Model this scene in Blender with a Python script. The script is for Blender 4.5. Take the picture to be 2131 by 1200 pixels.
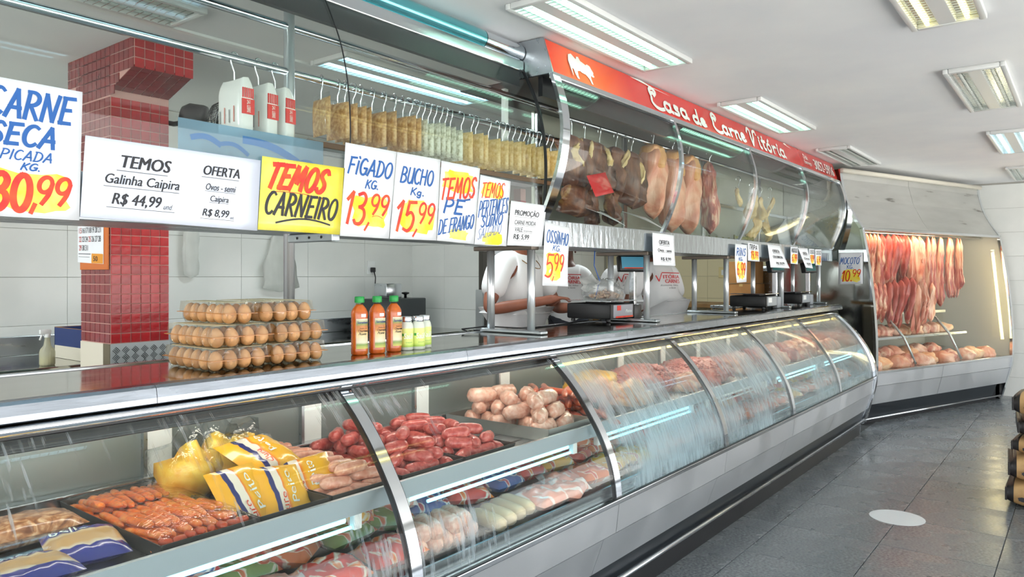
import bpy, bmesh, math, random
from mathutils import Vector, Matrix, noise
for _o in list(bpy.data.objects):
    bpy.data.objects.remove(_o, do_unlink=True)
S = bpy.context.scene
C = S.collection
R = math.radians
random.seed(7)

# ------------------------------------------------------------------ camera
cam_d = bpy.data.cameras.new('camera')
cam = bpy.data.objects.new('camera', cam_d)
C.objects.link(cam)
cam.location = (0, 0, 1.5)
cam.rotation_euler = (R(90), 0, R(37.8 - 90))
cam_d.sensor_width = 36
cam_d.lens = 1545 / 2131 * 36
cam_d.shift_y = -27 / 2131
cam_d.clip_start = 0.02
S.camera = cam

# ------------------------------------------------------------------ world, daylight, exposure
S.view_settings.view_transform = 'Standard'
S.view_settings.look = 'None'
S.view_settings.gamma = 1
S.view_settings.use_curve_mapping = False
S.view_settings.exposure = 0.40
W = bpy.data.worlds.new('daylight')
S.world = W
W.use_nodes = True
_n = W.node_tree.nodes
_l = W.node_tree.links
_bg = _n['Background']
_tc = _n.new('ShaderNodeTexCoord')
_sep = _n.new('ShaderNodeSeparateXYZ')
_cr = _n.new('ShaderNodeValToRGB')
_l.new(_tc.outputs['Generated'], _sep.inputs[0])
_l.new(_sep.outputs['Z'], _cr.inputs[0])
_cr.color_ramp.elements[0].position = 0.0
_cr.color_ramp.elements[0].color = (1.0, 0.98, 0.95, 1)
_cr.color_ramp.elements[1].position = 0.5
_cr.color_ramp.elements[1].color = (0.70, 0.84, 1.0, 1)
_l.new(_cr.outputs[0], _bg.inputs[0])
_bg.inputs[1].default_value = 2.7
sun_d = bpy.data.lights.new('sun', 'SUN')
sun_d.energy = 15.0
sun_d.angle = R(1.0)
sun_d.color = (1.0, .96, .9)
sun = bpy.data.objects.new('sun', sun_d)
C.objects.link(sun)
sun.rotation_euler = (R(28), R(12), 0)

# ------------------------------------------------------------------ mesh helper
def _smooth(pts, n=4):
    if len(pts) < 3: return pts
    out = []
    P_ = [pts[0]] + list(pts) + [pts[-1]]
    for i in range(1, len(P_)-2):
        p0, p1, p2, p3 = P_[i-1:i+3]
        for k in range(n):
            t = k/n
            out.append(tuple(.5*((2*p1[d])+(-p0[d]+p2[d])*t+(2*p0[d]-5*p1[d]+4*p2[d]-p3[d])*t*t+(-p0[d]+3*p1[d]-3*p2[d]+p3[d])*t**3) for d in (0,1)))
    out.append(pts[-1])
    return out
class MB:
    def __init__(s):
        s.v = []; s.f = []
    def add(s, vs, fs):
        o = len(s.v)
        s.v += [tuple(p) for p in vs]
        s.f += [tuple(i + o for i in f) for f in fs]
        return s
    def box(s, x0, x1, y0, y1, z0, z1):
        return s.add([(x0,y0,z0),(x1,y0,z0),(x1,y1,z0),(x0,y1,z0),(x0,y0,z1),(x1,y0,z1),(x1,y1,z1),(x0,y1,z1)],
                     [(0,3,2,1),(4,5,6,7),(0,1,5,4),(1,2,6,5),(2,3,7,6),(3,0,4,7)])
    def cbox(s, x0, x1, y0, y1, z0, z1, b=0.004):
        """box with all edges chamfered"""
        bm = bmesh.new()
        m = Matrix.Translation(((x0+x1)/2,(y0+y1)/2,(z0+z1)/2)) @ Matrix.Diagonal((x1-x0,y1-y0,z1-z0,1))
        bmesh.ops.create_cube(bm, size=1, matrix=m)
        bmesh.ops.bevel(bm, geom=bm.edges[:], offset=b, segments=2, affect='EDGES', profile=0.5)
        return s.bm(bm)
    def bm(s, bm):
        bm.verts.ensure_lookup_table()
        for i, v in enumerate(bm.verts): v.index = i
        s.add([v.co[:] for v in bm.verts], [[v.index for v in f.verts] for f in bm.faces])
        bm.free()
        return s
    def prism(s, prof, x0, x1):
        """closed (y,z) outline extruded along x"""
        n = len(prof)
        a = sum(prof[i][0]*prof[(i+1)%n][1]-prof[(i+1)%n][0]*prof[i][1] for i in range(n))
        if a < 0: prof = prof[::-1]
        vs = [(x0,)+tuple(p) for p in prof] + [(x1,)+tuple(p) for p in prof]
        fs = [(i,(i+1)%n,n+(i+1)%n,n+i) for i in range(n)]
        fs = [f[::-1] for f in fs]
        fs += [tuple(range(n)), tuple(range(2*n-1,n-1,-1))]
        fs = [f[::-1] for f in fs]
        return s.add(vs, fs)
    def strip(s, line, th, x0, x1):
        """open (y,z) polyline given thickness th, extruded along x"""
        if len(line) > 5: line = _smooth(line, 3)
        off = []
        n = len(line)
        for i in range(n):
            a = line[max(i-1,0)]; b = line[min(i+1,n-1)]
            dy, dz = b[0]-a[0], b[1]-a[1]; L = math.hypot(dy,dz) or 1
            off.append((line[i][0]-dz/L*th, line[i][1]+dy/L*th))
        vs = [(x,)+p for x in (x0,x1) for p in [tuple(q) for q in line]+off]
        m = 2*n
        fs = []
        for i in range(n-1):
            fs += [(i,i+1,m+i+1,m+i), (n+i+1,n+i,m+n+i,m+n+i+1), (i+1,i,n+i,n+i+1), (m+i,m+i+1,m+n+i+1,m+n+i)]
        fs += [(0,m,m+n,n), (n-1,2*n-1,m+2*n-1,m+n-1)]
        return s.add(vs, fs)
    def tube(s, pts, r, n=8, flat=1.0):
        pts = [Vector(p) for p in pts]
        k = len(pts)
        rs = r if isinstance(r, (list, tuple)) else [r]*k
        base = len(s.v)
        t0 = (pts[1]-pts[0]).normalized()
        up = Vector((0,0,1)) if abs(t0.z) < .9 else Vector((1,0,0))
        u = (up - t0*up.dot(t0)).normalized()
        for i, p in enumerate(pts):
            t = (pts[min(i+1,k-1)]-pts[max(i-1,0)]).normalized()
            u = (u - t*u.dot(t)).normalized()
            w = t.cross(u)
            for j in range(n):
                a = 2*math.pi*j/n
                s.v.append(tuple(p + (u*math.cos(a)*flat + w*math.sin(a))*rs[i]))
        for i in range(k-1):
            for j in range(n):
                a = base+i*n+j; b = base+i*n+(j+1)%n
                s.f.append((a,b,b+n,a+n))
        s.f.append(tuple(base+j for j in range(n-1,-1,-1)))
        s.f.append(tuple(base+(k-1)*n+j for j in range(n)))
        return s
    def cyl(s, p, q, r, n=12):
        return s.tube([p,q], r, n)
    def lathe(s, prof, c=(0,0,0), n=16, sx=1, sy=1):
        """(r,z) profile turned about z at c"""
        base = len(s.v); k = len(prof)
        for r, z in prof:
            for j in range(n):
                a = 2*math.pi*j/n
                s.v.append((c[0]+r*math.cos(a)*sx, c[1]+r*math.sin(a)*sy, c[2]+z))
        for i in range(k-1):
            for j in range(n):
                a = base+i*n+j; b = base+i*n+(j+1)%n
                s.f.append((a,b,b+n,a+n))
        s.f.append(tuple(base+j for j in range(n-1,-1,-1)))
        s.f.append(tuple(base+(k-1)*n+j for j in range(n)))
        return s
    def grid(s, fn, nu, nv, closed=False, flip=False):
        base = len(s.v)
        for i in range(nu+1):
            for j in range(nv + (0 if closed else 1)):
                s.v.append(tuple(fn(i/nu, j/nv)))
        m = nv if closed else nv+1
        for i in range(nu):
            for j in range(nv):
                a = base+i*m+j; b = base+i*m+(j+1)%m
                f = (a,b,b+m,a+m)
                s.f.append(f[::-1] if flip else f)
        return s
    def xf(s, M):
        s.v = [tuple(M @ Vector(p)) for p in s.v]
        return s
    def mesh(s, name, mat, smooth=False):
        me = bpy.data.meshes.new(name)
        me.from_pydata(s.v, [], s.f)
        if mat is not None: me.materials.append(mat)
        if smooth:
            me.polygons.foreach_set('use_smooth', [True]*len(me.polygons))
            if smooth == 'auto':
                try: me.set_sharp_from_angle(angle=R(38))
                except Exception: pass
        me.update()
        return me

def link(name, me, parent=None, loc=None, rot=None):
    o = bpy.data.objects.new(name, me)
    C.objects.link(o)
    if parent is not None: o.parent = parent
    if loc is not None: o.location = loc
    if rot is not None: o.rotation_euler = rot
    return o
def obj(name, mb, mat, parent=None, smooth=False, loc=None, rot=None):
    return link(name, mb.mesh(name, mat, smooth), parent, loc, rot)
def wpart(name, mb, mat, parent, smooth=False):
    """mesh given in world coordinates, under an unrotated root"""
    base = Vector(parent.location) + (Vector(parent.parent.location) if parent.parent else Vector())
    return obj(name, mb, mat, parent, smooth, loc=tuple(-base))
def tag(o, label, cat, group=None):
    o['label'] = label; o['category'] = cat
    if group: o['group'] = group
    return o
def thing(name, label, cat, loc=(0,0,0), rot=(0,0,0), group=None):
    o = bpy.data.objects.new(name, None)
    o.empty_display_size = .05
    C.objects.link(o)
    o.location = loc; o.rotation_euler = rot
    return tag(o, label, cat, group)
def struct(name, mb, mat, parent=None, smooth=False):
    o = obj(name, mb, mat, parent, smooth)
    o['kind'] = 'structure'
    return o
def stuff(o):
    o['kind'] = 'stuff'
    return o
def copy_tree(o, parent=None):
    c = o.copy(); C.objects.link(c)
    if parent is not None: c.parent = parent
    for ch in list(o.children): copy_tree(ch, c)
    return c
ORD = ['first','second','third','fourth','fifth','sixth','seventh','eighth','ninth','tenth','eleventh','twelfth','thirteenth',
       'fourteenth','fifteenth','sixteenth','seventeenth','eighteenth','nineteenth','twentieth','twenty-first','twenty-second',
       'twenty-third','twenty-fourth','twenty-fifth','twenty-sixth','twenty-seventh','twenty-eighth']

# ------------------------------------------------------------------ materials
def lin(c):
    """sRGB 0..255 to linear"""
    r = []
    for x in c[:3]:
        x /= 255
        r.append(x/12.92 if x <= .04045 else ((x+.055)/1.055)**2.4)
    return tuple(r) + (1,)
def M(name, col=(200,200,200), rough=.5, metal=0.0, ramp=None, scale=(8,8,8), detail=4, dist=0.0, coord='Object', interp='LINEAR',
      tex='noise', bump=0.0, bscale=None, var=0.0, spec=.5, coat=0.0, emit=None, es=0, sss=0.0, rvar=0.0, trans=0.0, axis=None):
    m = bpy.data.materials.new(name)
    m.use_nodes = True
    N, L = m.node_tree.nodes, m.node_tree.links
    b = N['Principled BSDF']
    b.inputs['Base Color'].default_value = lin(col)
    b.inputs['Roughness'].default_value = rough
    b.inputs['Metallic'].default_value = metal
    b.inputs['Specular IOR Level'].default_value = spec
    b.inputs['Coat Weight'].default_value = coat
    b.inputs['Coat Roughness'].default_value = .08
    if sss:
        b.inputs['Subsurface Weight'].default_value = sss
        b.inputs['Subsurface Radius'].default_value = (.012,.005,.003)
    if trans: b.inputs['Transmission Weight'].default_value = trans
    if emit:
        b.inputs['Emission Color'].default_value = lin(emit)
        b.inputs['Emission Strength'].default_value = es
    out = None
    need = ramp or bump or rvar
    if need:
        tc = N.new('ShaderNodeTexCoord'); mp = N.new('ShaderNodeMapping')
        L.new(tc.outputs[coord], mp.inputs[0]); mp.inputs['Scale'].default_value = scale
    if ramp:
        if axis is not None:
            sp = N.new('ShaderNodeSeparateXYZ'); L.new(mp.outputs[0], sp.inputs[0]); fac = sp.outputs[axis]
        elif tex == 'noise':
            t = N.new('ShaderNodeTexNoise'); t.inputs['Scale'].default_value = 1; t.inputs['Detail'].default_value = detail
            t.inputs['Distortion'].default_value = dist; L.new(mp.outputs[0], t.inputs[0]); fac = t.outputs[0]
        elif tex == 'voronoi':
            t = N.new('ShaderNodeTexVoronoi'); t.inputs['Scale'].default_value = 1; L.new(mp.outputs[0], t.inputs[0]); fac = t.outputs['Distance']
        elif tex == 'wave':
            t = N.new('ShaderNodeTexWave'); t.inputs['Scale'].default_value = 1; t.inputs['Distortion'].default_value = dist
            t.inputs['Detail'].default_value = detail; L.new(mp.outputs[0], t.inputs[0]); fac = t.outputs[1]
        cr = N.new('ShaderNodeValToRGB'); cr.color_ramp.interpolation = interp
        e = cr.color_ramp.elements
        while len(e) < len(ramp): e.new(.5)
        for k, (p, c) in enumerate(ramp): e[k].position = p; e[k].color = lin(c)
        L.new(fac, cr.inputs[0]); out = cr.outputs[0]
    if var:
        oi = N.new('ShaderNodeObjectInfo'); mr = N.new('ShaderNodeMapRange')
        mr.inputs['To Min'].default_value = 1-var; mr.inputs['To Max'].default_value = 1+var
        L.new(oi.outputs['Random'], mr.inputs[0])
        hv = N.new('ShaderNodeHueSaturation'); L.new(mr.outputs[0], hv.inputs['Value'])
        if out is None: hv.inputs['Color'].default_value = lin(col)
        else: L.new(out, hv.inputs['Color'])
        out = hv.outputs[0]
    if out is not None: L.new(out, b.inputs['Base Color'])
    if bump or rvar:
        t2 = N.new('ShaderNodeTexNoise'); t2.inputs['Scale'].default_value = 1; t2.inputs['Detail'].default_value = 4
        mp2 = N.new('ShaderNodeMapping'); mp2.inputs['Scale'].default_value = bscale or scale
        L.new(tc.outputs[coord], mp2.inputs[0]); L.new(mp2.outputs[0], t2.inputs[0])
    if bump:
        bp = N.new('ShaderNodeBump'); bp.inputs['Strength'].default_value = bump; bp.inputs['Distance'].default_value = .01
        L.new(t2.outputs[0], bp.inputs['Height']); L.new(bp.outputs[0], b.inputs['Normal'])
    if rvar:
        mr2 = N.new('ShaderNodeMapRange'); mr2.inputs['From Min'].default_value = .3; mr2.inputs['From Max'].default_value = .7
        mr2.inputs['To Min'].default_value = max(.02, rough-rvar); mr2.inputs['To Max'].default_value = rough+rvar
        L.new(t2.outputs[0], mr2.inputs[0]); L.new(mr2.outputs[0], b.inputs['Roughness'])
    return m
def film(name, tint=(245,250,250), gloss=.03, rough=.05, edge=.6, fog=0.0, fogcol=(225,232,236), fscale=(90,90,4), flo=.5, fhi=.62, drop=False, haze=0.0, bump=0.0):
    """thin clear sheet: straight transmission plus Fresnel gloss; optional condensation streaks"""
    m = bpy.data.materials.new(name); m.use_nodes = True
    N, L = m.node_tree.nodes, m.node_tree.links
    for n in list(N):
        if n.type != 'OUTPUT_MATERIAL': N.remove(n)
    o = [n for n in N if n.type == 'OUTPUT_MATERIAL'][0]
    tr = N.new('ShaderNodeBsdfTransparent'); tr.inputs[0].default_value = lin(tint)
    gl = N.new('ShaderNodeBsdfGlossy'); gl.inputs['Roughness'].default_value = rough
    fr = N.new('ShaderNodeLayerWeight'); fr.inputs['Blend'].default_value = .5
    pw = N.new('ShaderNodeMath'); pw.operation = 'POWER'; pw.inputs[1].default_value = 4.5; L.new(fr.outputs['Facing'], pw.inputs[0])
    ad = N.new('ShaderNodeMath'); ad.operation = 'MULTIPLY_ADD'; ad.use_clamp = True; ad.inputs[1].default_value = edge; ad.inputs[2].default_value = gloss
    L.new(pw.outputs[0], ad.inputs[0])
    mx = N.new('ShaderNodeMixShader'); L.new(ad.outputs[0], mx.inputs[0]); L.new(tr.outputs[0], mx.inputs[1]); L.new(gl.outputs[0], mx.inputs[2])
    last = mx
    if bump:
        tc = N.new('ShaderNodeTexCoord'); t = N.new('ShaderNodeTexNoise'); t.inputs['Scale'].default_value = 40
        L.new(tc.outputs['Object'], t.inputs[0]); bp = N.new('ShaderNodeBump'); bp.inputs['Strength'].default_value = bump
        bp.inputs['Distance'].default_value = .01
        L.new(t.outputs[0], bp.inputs['Height']); L.new(bp.outputs[0], gl.inputs['Normal']); L.new(bp.outputs[0], fr.inputs['Normal'])
    if fog or haze:
        tc = N.new('ShaderNodeTexCoord'); mp = N.new('ShaderNodeMapping'); mp.inputs['Scale'].default_value = fscale
        L.new(tc.outputs['Object'], mp.inputs[0])
        t = N.new('ShaderNodeTexNoise'); t.inputs['Scale'].default_value = 1; t.inputs['Detail'].default_value = 3; L.new(mp.outputs[0], t.inputs[0])
        mp3 = N.new('ShaderNodeMapping'); mp3.inputs['Scale'].default_value = (2.2,2.2,2.6); L.new(tc.outputs['Object'], mp3.inputs[0])
        t3 = N.new('ShaderNodeTexNoise'); t3.inputs['Scale'].default_value = 1; L.new(mp3.outputs[0], t3.inputs[0])
        sm = N.new('ShaderNodeMath'); sm.operation = 'MULTIPLY_ADD'; sm.inputs[1].default_value = .5
        L.new(t3.outputs[0], sm.inputs[0]); 
        hf = N.new('ShaderNodeMath'); hf.operation = 'MULTIPLY'; hf.inputs[1].default_value = .5; L.new(t.outputs[0], hf.inputs[0])
        L.new(hf.outputs[0], sm.inputs[2])
        mr = N.new('ShaderNodeMapRange'); mr.inputs['From Min'].default_value = flo; mr.inputs['From Max'].default_value = fhi
        mr.inputs['To Min'].default_value = haze; mr.inputs['To Max'].default_value = fog
        L.new(sm.outputs[0], mr.inputs[0])
        df = N.new('ShaderNodeBsdfDiffuse'); df.inputs[0].default_value = lin(fogcol)
        tl = N.new('ShaderNodeBsdfTranslucent'); tl.inputs[0].default_value = lin(fogcol)
        dm = N.new('ShaderNodeMixShader'); L.new(df.outputs[0], dm.inputs[1]); L.new(tl.outputs[0], dm.inputs[2])
        m2 = N.new('ShaderNodeMixShader'); L.new(mr.outputs[0], m2.inputs[0]); L.new(mx.outputs[0], m2.inputs[1]); L.new(dm.outputs[0], m2.inputs[2])
        last = m2
    L.new(last.outputs[0], o.inputs[0])
    return m

m_steel = M('brushed_steel', (206,210,214), .2, 1, rvar=.08, scale=(3,60,60), bump=.03, bscale=(2,40,40))
m_steel_dull = M('dull_steel', (186,192,196), .34, 1, rvar=.1, scale=(4,30,30))
m_steel_panel = M('panel_steel', (214,217,220), .42, .85, rvar=.08, scale=(5,5,5), bump=.05, bscale=(3,3,3))
m_post = M('post_steel', (226,229,232), .28, .75)
m_chrome = M('chrome', (222,226,230), .07, 1)
m_worktop = M('worktop_steel', (176,176,168), .09, 1, rvar=.05, scale=(3,12,12))
m_dark = M('black_trim', (24,25,28), .35)
m_black = M('black_plastic', (18,18,20), .4)
m_plinth = M('dark_plinth', (52,58,64), .3, .6)
m_white = M('white_enamel', (232,234,232), .3)
m_ceiling = M('ceiling_paint', (232,232,234), .75, ramp=[(.35,(228,229,231)),(.65,(238,238,237))], scale=(1.4,1.4,1.4), bump=.12, bscale=(2.2,2.2,2.2))
m_wall_tile = M('white_wall_tile', (226,228,224), .16, ramp=[(.4,(224,226,222)),(.6,(230,231,227))], scale=(2,2,2), var=.02)
m_grout = M('grout', (170,168,160), .8)
m_warmlit_tile = M('warmlit_wall_tile', (226,214,176), .22, var=.02)  # yellow tint stands for warm light falling on the inner wall
m_red_tile = M('red_glazed_tile', (170,22,28), .2, coat=.2, ramp=[(.3,(150,14,22)),(.7,(196,34,38))], scale=(14,14,14), bump=.35, bscale=(16,16,16), var=.16)
m_dkred_tile = M('maroon_glazed_tile', (124,30,34), .22, coat=.2, ramp=[(.3,(112,24,28)),(.7,(142,40,42))], scale=(14,14,14), bump=.1, bscale=(16,16,16), var=.10)
m_pink_grout = M('pink_grout', (206,156,146), .8)
m_granite = M('grey_granite', (112,118,122), .28, ramp=[(.3,(84,90,95)),(.5,(112,118,122)),(.72,(140,145,148))], scale=(70,70,70), detail=5, rvar=.1, bscale=(3,3,3), var=.07)
m_joint = M('floor_joint', (74,76,77), .7)
m_glass = film('clear_glass', (249,252,250), .035, .02)
m_glass_green = film('green_edge_glass', (247,251,249), .03, .02)
m_paper = M('white_card', (236,238,242), .55, bump=.02, bscale=(9,9,9))
m_paper2 = M('laminated_card', (226,232,248), .2, coat=.4)
m_yellow_paper = M('yellow_card', (238,222,60), .3, ramp=[(.4,(240,226,66)),(.62,(244,236,120))], scale=(5,5,5), coat=.4)
m_blue_ink = M('blue_brush_ink', (22,92,168), .5)
m_red_ink = M('red_brush_ink', (226,62,28), .5, ramp=[(.35,(232,84,30)),(.65,(214,34,30))], scale=(20,20,20))
m_black_ink = M('black_ink', (38,38,44), .5)
m_yellow_ink = M('yellow_marker', (252,226,50), .55, ramp=[(.4,(253,222,30)),(.68,(250,238,130))], scale=(14,14,14))
m_film = film('cling_film', (248,250,250), .05, .08, bump=.6)
m_bag_white = film('white_carrier_bag', (235,238,238), .04, .2, fog=.75, haze=.5, fscale=(8,8,3), flo=.35, fhi=.65, fogcol=(250,250,246), bump=.5)
# ================================================================== SETTING
floor = struct('floor', MB().box(-3.5, 11.1, -3.2, 1.72, -.2, -.006), m_joint)
_t = .555
_me = MB().cbox(.002, _t-.002, .002, _t-.002, -.012, 0, .0015).mesh('floor_tile', m_granite)
for i in range(-10, 13):
    for j in range(-4, 2):
        x0 = 4.54 + i*_t; y0 = .925 + j*_t
        if x0 > 11.08: continue
        if x0 + _t > 11.1 or y0 + _t > 1.72:
            obj('floor_tile', MB().cbox(.002, min(_t, 11.1-x0)-.002, .002, min(_t, 1.72-y0)-.002, -.012, 0, .0015), m_granite, floor, loc=(x0,y0,0))
        else:
            link('floor_tile', _me, floor, (x0,y0,0))
struct('floor_service', MB().box(-3.5, 11.1, 2.44, 5.72, -.2, .12), M('service_floor', (120,112,104), .5))
struct('floor_case_bed', MB().box(-3.5, 11.1, 1.72, 2.44, -.2, -.002), m_joint)
struct('pavement_outside', MB().box(-30, 30, -40, -3.2, -.3, -.05), M('pavement', (206,203,196), .8, ramp=[(.4,(200,197,190)),(.6,(214,211,205))], scale=(1,1,1)))
ceiling = struct('ceiling', MB().box(-3.5, 11.2, -3.2, 5.72, 2.66, 2.8), m_ceiling)
struct('trim_1', MB().box(-3.5, 9.5, 3.36, 3.40, 2.648, 2.66), m_white)
struct('added_front_beam', MB().box(-3.5, 11.2, -3.4, -3.2, 2.3, 2.8), m_white)  # unseen front beam, added to give the steel something to reflect

def tiled(name, parent, origin, ux, w, h, cols, rows, mat, nrm, gap=.002, th=.008, skip=None):
    """grid of tiles on a vertical wall; ux unit vector along the wall, nrm outward"""
    ux = Vector(ux); nrm = Vector(nrm)
    rz = math.atan2(ux.y, ux.x)
    # local box: x along ux, y against nrm
    s = 1 if (Matrix.Rotation(rz,3,'Z') @ Vector((0,-1,0))).dot(nrm) > 0 else -1
    y0, y1 = (-th, 0) if s > 0 else (0, th)
    me = MB().cbox(gap/2, w-gap/2, y0, y1, gap/2, h-gap/2, .0015).mesh(name, mat)
    for c in range(cols):
        for r in range(rows):
            if skip and skip(c, r): continue
            p = Vector(origin) + ux*(c*w) + Vector((0,0,r*h))
            link(name, me, parent, tuple(p), (0,0,rz))
wall_back = struct('wall_back', MB().box(-3.5, 5.02, 5.1, 5.25, 0, 2.66), m_grout)
tiled('wall_tile', wall_back, (1.984-.61*2, 5.1, .9), (1,0,0), .61, .295, 7, 5, m_wall_tile, (0,-1,0))
tiled('wall_tile', wall_back, (1.984-.61*2, 5.1, .9+.295*5), (1,0,0), .61, .28, 7, 1, m_wall_tile, (0,-1,0))
wall_part = struct('wall_partition', MB().box(5.02, 5.14, 4.25, 5.72, 0, 2.66), m_grout)
tiled('wall_tile', wall_part, (5.02, 5.1, .9), (0,-1,0), .425, .295, 2, 6, m_wall_tile, (-1,0,0))
struct('trim_2', MB().box(5.0, 5.16, 4.20, 4.25, .12, 2.66), M('door_jamb', (70,66,60), .5))
wall_br = struct('wall_back_right', MB().box(5.14, 9.6, 5.6, 5.75, 0, 2.66), m_grout)
tiled('wall_tile', wall_br, (5.14, 5.6, 1.2), (1,0,0), .61, .295, 7, 4, m_wall_tile, (0,-1,0))
wall_in = struct('wall_inner', MB().box(9.5, 9.62, 3.0, 5.6, 0, 2.66), m_grout)
tiled('wall_tile', wall_in, (9.5, 5.6, .9), (0,-1,0), .52, .295, 5, 5, m_warmlit_tile, (-1,0,0))
wall_right = struct('wall_right', MB().box(11.1, 11.25, -3.2, 5.72, 0, 2.66), m_grout)
tiled('wall_tile', wall_right, (11.1, 2.4, -.06+.3*0), (0,-1,0), .62, .3, 5, 9, m_wall_tile, (-1,0,0), skip=lambda c,r: False)

# ------------------------------------------------------------------ ceiling fixtures
m_fix = M('fixture_frame', (214,216,214), .35)
m_alu = M('fixture_reflector', (205,210,205), .15, .9)
m_louver = M('fixture_louver', (190,200,196), .2, .8)
def lampmat(name, col, s):
    return M(name, (240,240,240), .4, emit=col, es=s)
m_tube_g = lampmat('tube_green_white', (176,246,216), 5.5)
m_tube_b = lampmat('tube_cool_white', (170,224,250), 5.0)
m_tube_y = lampmat('tube_warm', (255,236,150), 3.0)
m_tube_off = M('tube_unlit', (214,216,210), .3)
def area(parent, w, l, e, col, loc, rot=(0,0,0)):
    d = bpy.data.lights.new('lamp_light', 'AREA'); d.shape = 'RECTANGLE'; d.size = w; d.size_y = l; d.energy = e; d.color = lin(col)[:3]
    o = bpy.data.objects.new('lamp_light', d); C.objects.link(o); o.parent = parent; o.location = loc; o.rotation_euler = rot
    return o
def fixture(x0, y0, tube, label, L=1.24, Wd=.30, watt=0):
    t = thing('ceiling_light', label, 'light', (x0, y0, 2.66), group='twin tube ceiling light fixtures')
    f = MB()
    d = -.028
    f.cbox(0, L, 0, .028, d, 0, .006); f.cbox(0, L, Wd-.028, Wd, d, 0, .006)
    f.cbox(0, .03, .028, Wd-.028, d, 0, .006); f.cbox(L-.03, L, .028, Wd-.028, d, 0, .006)
    obj('frame', f, m_fix, t, 'auto')
    obj('centre_strip', MB().cbox(.03, L-.03, Wd/2-.035, Wd/2+.035, -.024, 0, .004), m_fix, t)
    for yc in (.028+(Wd/2-.063)/2, Wd-.028-(Wd/2-.063)/2):
        hw = (Wd/2-.063)/2
        obj('reflector', MB().box(.03, L-.03, yc-hw, yc+hw, -.004, 0), m_alu, t)
        obj('lamp_tube', MB().cyl((.04, yc, -.0145), (L-.04, yc, -.0145), .0095, 10), tube, t, True)
        lv = MB()
        n = 34
        for k in range(n):
            x = .05 + (L-.1)*k/(n-1)
            lv.box(x-.0015, x+.0015, yc-hw, yc+hw, -.0275, -.0255)
        stuff(obj('louver', lv, m_louver, t))
    if watt: area(t, L-.1, Wd-.08, watt, (235,248,250), (L/2, Wd/2, -.031))
    return t
fixture(2.49, 1.67, m_tube_g, 'lit ceiling light above the red sign cow emblem')
fixture(4.78, 1.67, m_tube_g, 'lit ceiling light in front of the middle of the red sign')
fixture(7.07, 1.67, m_tube_off, 'unlit ceiling light near the phone number end of the sign')
fixture(2.64, .35, m_tube_y, 'warm lit ceiling light at the top right, cut by the frame')
fixture(4.80, .35, m_tube_off, 'unlit ceiling light with two gold louvres, upper right')
fixture(7.07, .35, m_tube_b, 'bluish ceiling light at the right edge')
fixture(9.50, .40, m_tube_off, 'small far unlit ceiling light above the right wall')
fixture(.20, 1.67, m_tube_b, 'lit ceiling light above the near end of the counter')
fixture(.20, .35, m_tube_b, 'lit ceiling light above the customer aisle')
fixture(2.50, 3.02, m_tube_b, 'lit ceiling light behind the glass above the seasoning bags', watt=22)
fixture(.50, 3.02, m_tube_off, 'unlit ceiling light panel above the steel rails')
fixture(6.6, 3.6, m_tube_y, 'added lit ceiling light over the service area behind the hanging meat', watt=30)  # extra fixture, added to brighten the service area
fixture(-1.6, 4.10, m_tube_b, 'added lit ceiling light near the back wall left of the frame', watt=48)  # out-of-frame fixture, added to brighten the back wall

# ------------------------------------------------------------------ tiled pillar
pil = thing('tiled_pillar', 'red tiled pillar with flared top behind the counter', 'pillar', (1.88, 4.07, .12))
PX0, PX1, PY0, PY1 = 1.72, 2.02, 3.9, 4.235
wpart('shaft', MB().box(PX0, PX1, PY0, PY1, .12, 2.66), m_pink_grout, pil)
wpart('flared_head', MB().prism([(3.9,2.443),(3.65,2.525),(3.65,2.66),(4.40,2.66),(4.40,2.525),(4.235,2.443)], PX0, PX1), m_pink_grout, pil)
_o = Vector(pil.location)
ts = .05; g = .0023
def _red(p): return p
me_f = MB().cbox(g, ts-g, -.004, 0, g, ts-g, .001).mesh('tile', m_red_tile)
me_l = MB().cbox(-.004, 0, g, .0558-g, g, ts-g, .001).mesh('tile', m_dkred_tile)
z0 = 1.155
rows = 25
for r in range(rows):
    for c in range(6):
        link('tile', me_f, pil, tuple(Vector((PX0+c*ts, PY0, z0+r*ts))-_o))
for r in range(10):
    for c in range(6):
        link('tile', me_l, pil, tuple(Vector((PX0, PY0+c*.0558, z0+r*ts))-_o))
for r in range(3):
    for c in range(6):
        link('tile', me_f, pil, tuple(Vector((PX0+c*ts, 3.65, 2.51+r*ts))-_o))
sd = Vector((0, .25, -.082)).normalized(); sn = Vector((0, -.082, -.25)).normalized(); sl = math.hypot(.25,.082)/5
def slope_tile():
    a, b = Vector((g,0,0)), Vector((ts-g,0,0))
    vs = []
    for off in (.0, .004):
        for base, k in ((a,g),(b,g),(b,sl-g),(a,sl-g)): vs.append(tuple(base+sd*k+sn*off))
    return MB().add(vs, [(3,2,1,0),(4,5,6,7),(0,1,5,4),(1,2,6,5),(2,3,7,6),(3,0,4,7)]).mesh('tile', m_dkred_tile)
me_s = slope_tile()
for r in range(5):
    for c in range(6):
        p = Vector((PX0+c*ts, 3.65, 2.525)) + sd*(sl*r)
        link('tile', me_s, pil, tuple(p-_o))
mb = MB()
for r in range(10, rows):
    for c in range(6):
        y, z = PY0+c*.0558, z0+r*ts
        mb.box(PX0-.004, PX0, y+g, y+.0558-g, z+g, z+ts-g)
for r in range(3):
    for c in range(15):
        y, z = 3.65+c*.05, 2.51+r*ts
        mb.box(PX0-.004, PX0, y+g, y+.05-g, z+g, z+ts-g)
for r in range(2):
    for c in range(3+r, 13-r):
        y, z = 3.65+c*.05, 2.46-r*ts+ts*0
        mb.box(PX0-.004, PX0, y+g, y+.05-g, z+g, z+ts-g)
stuff(wpart('side_tiles', mb, m_dkred_tile, pil))
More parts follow.
